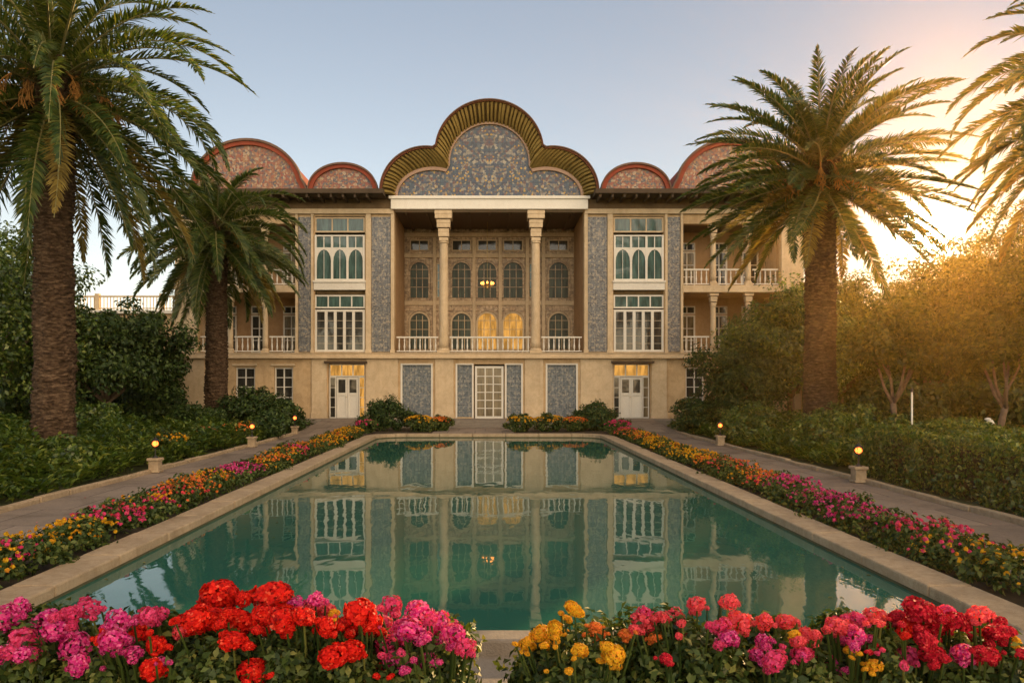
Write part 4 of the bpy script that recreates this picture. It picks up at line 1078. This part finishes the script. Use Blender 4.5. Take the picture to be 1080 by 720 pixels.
flower_bush(-8.4, 26.3, .4, .6, 'yellow', 113, 'yellow flowering shrub between the middle and farthest left lamps', 50)
flower_bush(5.0, 29.3, .5, .5, 'pink', 110, 'pink flowering shrub at the far right corner of the pool', 80)
flower_bush(-4.75, 29.6, .45, .5, 'pink', 111, 'pink flowering shrub at the far left corner of the pool', 60)

# ---- clipped hedge on the right
def make_hedge(name, x0, x1, y0, y1, h, seed, label, leaf='leaf_mid', dens=900, size=.065):
    rg = np.random.default_rng(seed); w, l = x1 - x0, y1 - y0
    faces = [(l * h, 0), (l * h, 1), (w * l, 2), (w * h, 3), (w * h, 4)]; P_ = []; N_ = []
    for area, k in faces:
        n = int(area * dens); u, v_ = rg.random(n), rg.random(n)
        if k == 0: p = np.stack([np.zeros(n), u * l, v_ * h], 1); nn = (-1, 0, 0)
        if k == 1: p = np.stack([np.full(n, w), u * l, v_ * h], 1); nn = (1, 0, 0)
        if k == 2: p = np.stack([u * w, v_ * l, np.full(n, h)], 1); nn = (0, 0, 1)
        if k == 3: p = np.stack([u * w, np.zeros(n), v_ * h], 1); nn = (0, -1, 0)
        if k == 4: p = np.stack([u * w, np.full(n, l), v_ * h], 1); nn = (0, 1, 0)
        nn = np.array(nn, float); dep = rg.random(n) ** 2 * .22 - .05
        bump_ = .07 * np.sin(p[:, 0] * 3.1 + p[:, 2] * 2 + 1) + .08 * np.sin(p[:, 1] * 2.3 + p[:, 2] * 3) + .05 * np.sin(p[:, 1] * 6.1 + p[:, 0] * 5)
        p = p - nn * (dep - bump_)[:, None]
        P_.append(p); N_.append(np.broadcast_to(nn, p.shape))
    p = np.concatenate(P_); nn = np.concatenate(N_)
    nn = unit(nn + rand_dirs(rg, len(p)) * .8); d = unit(np.cross(nn, rand_dirs(rg, len(p))) + np.array([0, 0, .4]))
    sz = size * (.6 + .9 * rg.random(len(p)))
    V, F = leaf_arrays(p, d, nn, sz, sz * .6); V[:, 2] = np.maximum(V[:, 2], 0)
    # woody inner mass
    mb = MB(); mb.box(.22, w - .22, .22, l - .22, 0, h - .2)
    o = npmesh(name, V, F, M[leaf]); o.location = (x0, y0, 0)
    part(mb, 'branches', 'soil', o)
    return tag(o, label, 'hedge')
make_hedge('clipped_hedge', 8.0, 9.7, 6.5, 10.6, 1.15, 121, 'clipped dark hedge section at the right edge closest to the path')
make_hedge('clipped_hedge', 8.1, 10.3, 10.8, 16.4, 1.02, 122, 'long clipped hedge running behind the nearer right lamp')

# ---- low leafy ground cover
def ground_cover(name, regions, seed, dens, size, hfun, leaf, skip_f=None):
    rg = np.random.default_rng(seed); P_ = []; T_ = []
    for (x0, x1, y0, y1) in regions:
        n = int((x1 - x0) * (y1 - y0) * dens); x = x0 + (x1 - x0) * rg.random(n); y = y0 + (y1 - y0) * rg.random(n); P_.append(np.stack([x, y], 1))
    q = np.concatenate(P_)
    h = hfun(q[:, 0], q[:, 1]); per = 9; k = np.repeat(np.arange(len(q)), per)
    a = rg.random(len(k)) * 6.283; up = rg.random(len(k))
    z = h[k] * (.15 + .85 * up ** .7) * (.75 + .5 * rg.random(len(q)))[k]
    pos = np.stack([q[k, 0] + .08 * np.cos(a), q[k, 1] + .08 * np.sin(a), z], 1)
    d = unit(np.stack([np.cos(a), np.sin(a), .5 + 1.1 * (rg.random(len(k)) - .35)], 1)); n_ = unit(np.stack([-np.cos(a) * .4, -np.sin(a) * .4, np.ones(len(k))], 1) + rand_dirs(rg, len(k)) * .35)
    sz = size * (.6 + .8 * rg.random(len(k)))
    V, F = leaf_arrays(pos, d, n_, sz, sz * .42)
    o = npmesh(name, V, F, M[leaf]); return tag(o, kind='stuff')
hl = lambda x, y: .33 + .14 * np.sin(x * 4.3 + y * 3.1) + .32 * np.clip((-7.6 - x) / 2.5, 0, 1) + .12 * np.sin(x * 2.1 + y * 1.1) + .1 * np.sin(y * 2.7)
ground_cover('ground_cover', [(-14.5, -7.75, 9.5, 26)], 131, 52, .16, hl, 'leaf_mid')
ground_cover('ground_cover', [(-18, -7.75, 26, 33)], 132, 34, .17, hl, 'leaf_dark')
hr = lambda x, y: .30 + .35 * np.clip((x - 7.7) / 2.5, 0, 1) + .12 * np.sin(x * 2.1 + y * 1.3) + .1 * np.sin(y * 2.3)
ground_cover('ground_cover', [(7.8, 14.5, 16.4, 26)], 133, 50, .14, hr, 'leaf_mid')
ground_cover('ground_cover', [(7.8, 24, 26, 33), (10.4, 18, 9, 16.4)], 134, 26, .18, hr, 'leaf_mid')

# ---- flower borders beside the pool: one clump after another
ORD = 'first second third fourth fifth sixth seventh eighth ninth tenth eleventh twelfth thirteenth fourteenth fifteenth sixteenth seventeenth eighteenth nineteenth twentieth'.split() + \
      ['twenty-' + w for w in 'first second third fourth fifth sixth seventh eighth ninth'.split()] + ['thirtieth', 'thirty-first', 'thirty-second']
def clump(x, y, seed, cols, label, group, r_=.46, h_=.36):
    rg = np.random.default_rng(seed)
    V, F = crown_leaves(rg, (0, 0, h_ * .45), (r_, r_ * 1.15, h_ * .5), 34, 46, .062, clump=.55, shell=.3, bottom=-.6)
    V[:, 2] = np.maximum(V[:, 2], 0)
    o = npmesh('flower_clump', V, F, M['leaf_bed']); o.location = (x, y, .06); tag(o, label, 'flower clump', group)
    tot = sum(c[1] for c in cols)
    for cname, wgt in cols:
        n = int(95 * wgt / tot); a = rg.random(n) * 6.283; q = np.sqrt(rg.random(n)) * 1.02
        # blossoms of one colour gather in patches
        ca = rg.random() * 6.283; off = np.array([math.cos(ca), math.sin(ca)]) * .18
        pos = np.stack([q * np.cos(a) * r_ + off[0] * .5, q * np.sin(a) * r_ * 1.15 + off[1], h_ * (.50 + .46 * np.sqrt(np.maximum(0, 1.05 - q ** 2))) + rg.normal(size=n) * .02], 1)
        V, F = blossoms(rg, pos, .034, 8); npmesh('blossoms', V, F, M[cname], o)
WORDC = {'yellow': 'yellow', 'orange': 'orange', 'pink': 'pink', 'magenta': 'magenta', 'coral': 'coral'}
seqL = ['yellow', 'yellow', 'yellow', 'yp', 'yellow', 'pink', 'py', 'coralo', 'orange', 'yo', 'magenta', 'magenta', 'yo', 'orange', 'yo', 'pink', 'orange', 'yellow', 'yo', 'yellow', 'yo', 'orange', 'yo', 'yellow', 'yellow']
seqR = ['yellow', 'yellow', 'yellow', 'yp', 'pink', 'mp', 'magenta', 'mp', 'magenta', 'coralo', 'orange', 'coralo', 'orange', 'yo', 'yellow', 'yellow', 'yo', 'yellow', 'yellow', 'green', 'orange', 'yo', 'orange', 'coralo', 'pink']
MIX = {'yellow': [('yellow', 1.0)], 'yp': [('yellow', .6), ('pink', .5)], 'pink': [('pink', .9), ('coral', .3)], 'mp': [('magenta', .7), ('pink', .4)], 'yo': [('yellow', .7), ('orange', .4)], 'py': [('pink', .5), ('yellow', .5)],
       'coralo': [('coral', .6), ('orange', .5)], 'orange': [('orange', .9), ('yellow', .2)], 'magenta': [('magenta', 1.0)], 'green': [('yellow', .25)]}
for s, seq, side in ((-1, seqL, 'left'), (1, seqR, 'right')):
    yy = 5.0
    for i, kx in enumerate(seq):
        step = .92
        names = ' and '.join(WORDC[c[0]] for c in MIX[kx])
        clump(PX0 + s * (4.86 + random.uniform(-.04, .04)), yy + i * step, 200 + i + (50 if s > 0 else 0), MIX[kx],
              f'{names} flower clump, {ORD[i]} from the near end of the {side} border', f'flower clumps along the {side} pool edge', h_=random.uniform(.33, .42))
# ---- white pole and tap behind the hedge
p_ = empty('marker_pole', (9.55, 17.1, 0), 'thin white pole standing behind the clipped hedge', 'pole')
mb = MB(); mb.lathe(0, 0, [(.02, 0), (.02, 1.82), (.016, 1.84)], 10); part(mb, 'shaft', 'white', p_)
mb = MB(); mb.lathe(0, 0, [(.026, 1.8), (.026, 1.86), (.01, 1.89)], 10); part(mb, 'cap', 'metal', p_)
tp_ = empty('garden_tap', (11.9, 18.1, 0), 'small pale garden standpipe behind the clipped hedge', 'tap')
mb = MB(); mb.tube([(0, 0, 0), (0, 0, 1.0), (.02, 0, 1.08), (.10, -.02, 1.1), (.14, -.02, 1.02)], .035, 8); part(mb, 'pipe', 'white', tp_)
mb = MB(); mb.lathe(.02, 0, [(.02, 1.1), (.07, 1.13), (.07, 1.16), (.02, 1.18)], 8); part(mb, 'valve', 'white', tp_)

# ------------------------------------------------------------------ foreground planters and blooms
for nm, xa, xb, lab in (('l', -2.35, -.11, 'long stone trough of red and magenta flowers, left of the gap'), ('r', .13, 2.55, 'long stone trough of yellow, coral and crimson flowers, right of the gap')):
    t_ = empty('stone_planter', ((xa + xb) / 2, 3.25, .03), lab, 'planter'); w = (xb - xa) / 2
    mb = MB(); mb.box(-w, w, -.42, -.34, 0, .62); mb.box(-w, w, .34, .42, 0, .62); mb.box(-w, -w + .08, -.34, .34, 0, .62); mb.box(w - .08, w, -.34, .34, 0, .62); mb.box(-w + .08, w - .08, -.34, .34, 0, .1)
    part(mb, 'trough', 'stone', t_, bevel=.015)
    mb = MB(); mb.box(-w + .09, w - .09, -.335, .335, .1, .56); part(mb, 'soil', 'soil', t_)
def head_mesh(rg, r_, florets, fs, petals=5, squash=.85, coverage=-.75):
    i = np.arange(florets) + .5; ph = np.arccos(1 - (1 - coverage) * i / florets); th = i * 2.39996 + rg.normal(size=florets) * .15
    n_ = np.stack([np.cos(th) * np.sin(ph), np.sin(th) * np.sin(ph), np.cos(ph)], 1)
    lob = rand_dirs(rg, 9); cs = (n_ @ lob.T).max(1)
    rr = r_ * (.62 + .42 * np.clip((cs - .55) / .4, 0, 1) + .2 * rg.random(florets))
    c = n_ * rr[:, None] * np.array([1, 1, squash]); n_ = unit(n_ + rand_dirs(rg, florets) * .35)
    t1 = unit(np.cross(n_, rand_dirs(rg, florets))); t2 = np.cross(n_, t1)
    VV = []
    for k in range(petals):
        a = 2 * math.pi * k / petals + rg.random(florets) * .5
        d = t1 * np.cos(a)[:, None] + t2 * np.sin(a)[:, None]; sd = np.cross(n_, d)
        f = (fs * (.8 + .4 * rg.random(florets)))[:, None]; up = (.15 + .55 * rg.random((florets, 1)))
        VV.append(np.stack([c, c + d * f * .62 + sd * f * .5 + n_ * f * up * .6, c + d * f * 1.02 + sd * f * .22 + n_ * f * up * .9 - n_ * f * .1, c + d * f * 1.02 - sd * f * .22 + n_ * f * up * .9 - n_ * f * .1, c + d * f * .62 - sd * f * .5 + n_ * f * up * .6], 1))
    V = np.concatenate(VV).reshape(-1, 3)
    return V, np.arange(len(V)).reshape(-1, 5)
HEADS = {}
def head_data(cname, var):
    key = (cname, var)
    if key not in HEADS:
        rg = np.random.default_rng(500 + len(HEADS))
        if cname in ('red', 'crimson'): V, F = head_mesh(rg, .85, 170, .22)
        elif cname in ('yellow', 'orange'): V, F = head_mesh(rg, .78, 190, .17, 5, .8)
        else: V, F = head_mesh(rg, .9, 72, .25, 5, .95, -.9)
        o = npmesh('flower_head', V, F, M[cname]); me = o.data; bpy.data.objects.remove(o); HEADS[key] = me
    return HEADS[key]
def at(px, py, D): return Vector(((px - 515) * D / 800, D, EYE + (404 - py) * D / 800))
def bloom_plant(kindname, cat, label, heads, mound, seed, leaf='leaf_bed', leafsize=.038, n=150):
    """heads: (px, py, radius px, colour); mound: (px0, px1, py top) of its leafy mass"""
    rg = np.random.default_rng(seed); rnd = random.Random(seed)
    x0, x1 = (mound[0] - 515) * 3.2 / 800, (mound[1] - 515) * 3.2 / 800; ztop = EYE + (404 - mound[2]) * 3.2 / 800
    t_ = empty(kindname, ((x0 + x1) / 2, 3.22, .58), label, cat)
    zc = ztop - .58
    w = (x1 - x0) / 2
    V, F = crown_leaves(rg, (0, 0, zc * .42), (w * 1.0, .36, zc * .52), n, 90, leafsize, clump=.42, shell=.3, bottom=-.8)
    npmesh('foliage', V, F, M[leaf], t_)
    stm = MB()
    heads = list(heads); base = list(heads)
    for (px, py, rp, c) in base:   # smaller side blooms and opening buds round each head
        for q in range(3 if rp < 16 else 2):
            a = rnd.uniform(0, 6.28); heads.append((px + math.cos(a) * rp * 1.15, py + abs(math.sin(a)) * rp * 1.0 - 2, rp * rnd.uniform(.28, .5), c))
    for (px, py, rp, c) in heads:
        D = 3.12 + rnd.uniform(-.22, .18) + (py - 665) * -.004
        p = at(px, py, D) - t_.location; r_ = rp * .92 * D / 800
        o = bpy.data.objects.new('flower_head', head_data(c, rnd.randrange(3))); col.objects.link(o); o.parent = t_
        o.location = p; o.scale = (r_ * rnd.uniform(.85, 1.15), r_ * rnd.uniform(.85, 1.1), r_ * rnd.uniform(.75, 1.0)); o.rotation_euler = (rnd.uniform(-.5, .2), rnd.uniform(-.4, .4), rnd.uniform(0, 6.28))
        b = Vector((p.x * .7, p.y * .5, max(.05, p.z - .32))); stm.tube([b, b.lerp(p, .5) + Vector((.01, 0, .02)), p], [.006, .005, .004], 5)
    stm.build('stems', 'leaf_bed', t_)
    return t_
def jit(seed, base, n, box, rr, cols):
    r = random.Random(seed); return base + [(r.uniform(box[0], box[1]), r.uniform(box[2], box[3]), r.uniform(*rr), r.choice(cols)) for _ in range(n)]
bloom_plant('flowering_plant', 'flowering plant', 'magenta flowering plant at the bottom left corner', jit(1, [(6, 652, 17, 'magenta'), (22, 640, 12, 'magenta'), (48, 655, 15, 'magenta'), (24, 676, 18, 'pink'), (72, 648, 14, 'pink'), (80, 682, 18, 'magenta'), (84, 700, 13, 'magenta'), (60, 665, 14, 'magenta'), (4, 690, 12, 'magenta')], 5, (0, 90, 645, 700), (8, 12), ['magenta', 'pink']), (-30, 95, 650), 301)
bloom_plant('flowering_plant', 'flowering plant', 'pink and magenta flowering plant between the corner and the red blooms', jit(2, [(92, 641, 13, 'pink'), (124, 655, 15, 'magenta'), (118, 676, 15, 'magenta'), (156, 650, 12, 'pink'), (168, 648, 11, 'pink'), (112, 695, 12, 'magenta'), (145, 668, 11, 'red'), (165, 680, 12, 'red'), (160, 705, 13, 'red'), (140, 688, 10, 'magenta')], 4, (95, 175, 655, 700), (7, 11), ['magenta', 'pink', 'red']), (90, 180, 655), 302)
bloom_plant('geranium_plant', 'geranium', 'scarlet geranium with one tall round bloom at its top left', [(232, 629, 22, 'red'), (204, 655, 17, 'red'), (227, 655, 18, 'red'), (250, 656, 17, 'red'), (246, 676, 16, 'red'), (268, 708, 16, 'red'), (212, 645, 12, 'red'), (190, 665, 9, 'coral')], (185, 275, 662), 303)
bloom_plant('geranium_plant', 'geranium', 'scarlet geranium with a wide dome of blooms in the middle of the left trough', [(286, 628, 22, 'red'), (278, 650, 17, 'red'), (300, 652, 18, 'red'), (320, 650, 15, 'red'), (330, 640, 12, 'coral'), (311, 636, 9, 'magenta'), (333, 632, 10, 'magenta'), (345, 645, 10, 'coral'), (352, 647, 8, 'yellow')], (270, 345, 660), 304)
bloom_plant('geranium_plant', 'geranium', 'deep red geranium between the scarlet dome and the magenta plant', [(380, 646, 19, 'red'), (366, 660, 16, 'red'), (385, 664, 15, 'red'), (352, 692, 17, 'red'), (371, 686, 13, 'red'), (345, 660, 12, 'red'), (392, 655, 12, 'red')], (340, 402, 662), 305)
bloom_plant('flowering_plant', 'flowering plant', 'magenta flowering plant beside the left of the stone gap', jit(3, [(413, 638, 12, 'pink'), (442, 645, 15, 'magenta'), (430, 665, 17, 'magenta'), (462, 657, 15, 'magenta'), (478, 668, 15, 'magenta'), (411, 680, 14, 'pink'), (421, 697, 13, 'magenta'), (450, 697, 12, 'magenta'), (492, 682, 11, 'pink'), (405, 655, 9, 'pink'), (405, 706, 11, 'red')], 4, (405, 485, 650, 690), (7, 11), ['magenta', 'pink']), (398, 496, 662), 306)
bloom_plant('flowering_plant', 'flowering plant', 'yellow flowering plant with one bloom standing tall beside the stone gap', [(606, 642, 14, 'yellow'), (569, 668, 15, 'yellow'), (586, 662, 12, 'yellow'), (556, 680, 11, 'yellow'), (611, 685, 12, 'yellow'), (647, 690, 15, 'yellow'), (640, 682, 10, 'yellow'), (588, 703, 12, 'yellow'), (629, 668, 11, 'orange'), (577, 678, 9, 'yellow'), (660, 668, 9, 'orange'), (628, 660, 8, 'orange')], (548, 665, 668), 307)
bloom_plant('flowering_plant', 'flowering plant', 'coral pink flowering plant right of the yellow blooms', jit(4, [(678, 655, 13, 'coral'), (710, 651, 11, 'coral'), (735, 637, 11, 'coral'), (769, 634, 9, 'coral'), (779, 655, 13, 'coral'), (760, 660, 11, 'pink'), (769, 673, 11, 'magenta'), (701, 694, 9, 'crimson'), (720, 665, 8, 'coral'), (690, 672, 8, 'orange')], 4, (670, 780, 645, 690), (6, 9), ['coral', 'pink']), (662, 785, 660), 308)
bloom_plant('flowering_plant', 'flowering plant', 'magenta pink flowering plant in the middle of the right trough', jit(5, [(800, 690, 11, 'magenta'), (805, 676, 9, 'magenta'), (818, 696, 13, 'pink'), (828, 655, 11, 'coral'), (852, 671, 13, 'coral'), (846, 688, 12, 'pink'), (806, 655, 10, 'coral'), (875, 706, 15, 'magenta'), (835, 680, 9, 'pink'), (838, 668, 8, 'yellow')], 4, (790, 870, 650, 700), (6, 9), ['coral', 'pink', 'magenta']), (785, 875, 662), 309)
bloom_plant('flowering_plant', 'flowering plant', 'pink flowering plant with two yellow blooms low in it', jit(6, [(883, 660, 11, 'coral'), (905, 652, 12, 'pink'), (922, 650, 12, 'coral'), (905, 672, 12, 'magenta'), (920, 680, 10, 'crimson'), (898, 686, 9, 'yellow'), (922, 702, 10, 'yellow'), (935, 655, 10, 'coral'), (890, 672, 9, 'pink')], 3, (880, 935, 650, 690), (6, 9), ['coral', 'pink']), (872, 942, 660), 310)
bloom_plant('geranium_plant', 'geranium', 'crimson geranium right of the two low yellow blooms', [(974, 646, 19, 'crimson'), (985, 660, 15, 'crimson'), (960, 660, 13, 'red'), (958, 692, 12, 'pink'), (983, 690, 13, 'crimson'), (948, 650, 10, 'crimson'), (975, 675, 13, 'crimson'), (1000, 645, 11, 'pink')], (938, 1005, 662), 311)
bloom_plant('geranium_plant', 'geranium', 'crimson geranium at the bottom right corner', [(1010, 656, 15, 'crimson'), (1033, 648, 11, 'coral'), (1050, 667, 14, 'crimson'), (1028, 675, 13, 'crimson'), (1015, 690, 12, 'magenta'), (1040, 690, 12, 'crimson'), (1068, 684, 10, 'crimson'), (1072, 676, 8, 'yellow'), (1052, 655, 9, 'crimson'), (1082, 690, 11, 'crimson')], (1000, 1095, 662), 312)
# ---- fallen petals on the paths, copings and terrace
rg = np.random.default_rng(900); n = 420
xp = np.concatenate([np.where(rg.random(n) < .5, -1, 1) * (5.3 + rg.exponential(.35, n)), rg.uniform(-4.4, 4.4, 60)]); yp = np.concatenate([rg.uniform(5, 28, n), rg.uniform(5.0, 5.46, 60)])
keep = (np.abs(xp) < 7.3); xp, yp = xp[keep], yp[keep]
pos = np.stack([xp, yp, np.where(np.abs(xp) > 5, .018, .036)], 1); az = rg.random(len(xp)) * 6.283
V, F = leaf_arrays(pos, np.stack([np.cos(az), np.sin(az), np.zeros(len(xp))], 1), np.tile([0, 0, 1.], (len(xp), 1)), .02 + .025 * rg.random(len(xp)), .02 + .015 * rg.random(len(xp)), .15)
tag(npmesh('fallen_petals', V, F, M['pink']), kind='stuff')
n = 110; sd = np.where(rg.random(n) < .5, -1, 1)
xp = PX0 + sd * (3.9 - rg.exponential(.35, n)); yp = rg.uniform(6.4, 26, n); az = rg.random(n) * 6.283
V, F = leaf_arrays(np.stack([xp, yp, np.full(n, .0235)], 1), np.stack([np.cos(az), np.sin(az), np.zeros(n)], 1), np.tile([0, 0, 1.], (n, 1)), .03 + .03 * rg.random(n), .025 + .02 * rg.random(n), .05)
tag(npmesh('floating_leaves', V, F, M['dry']), kind='stuff')
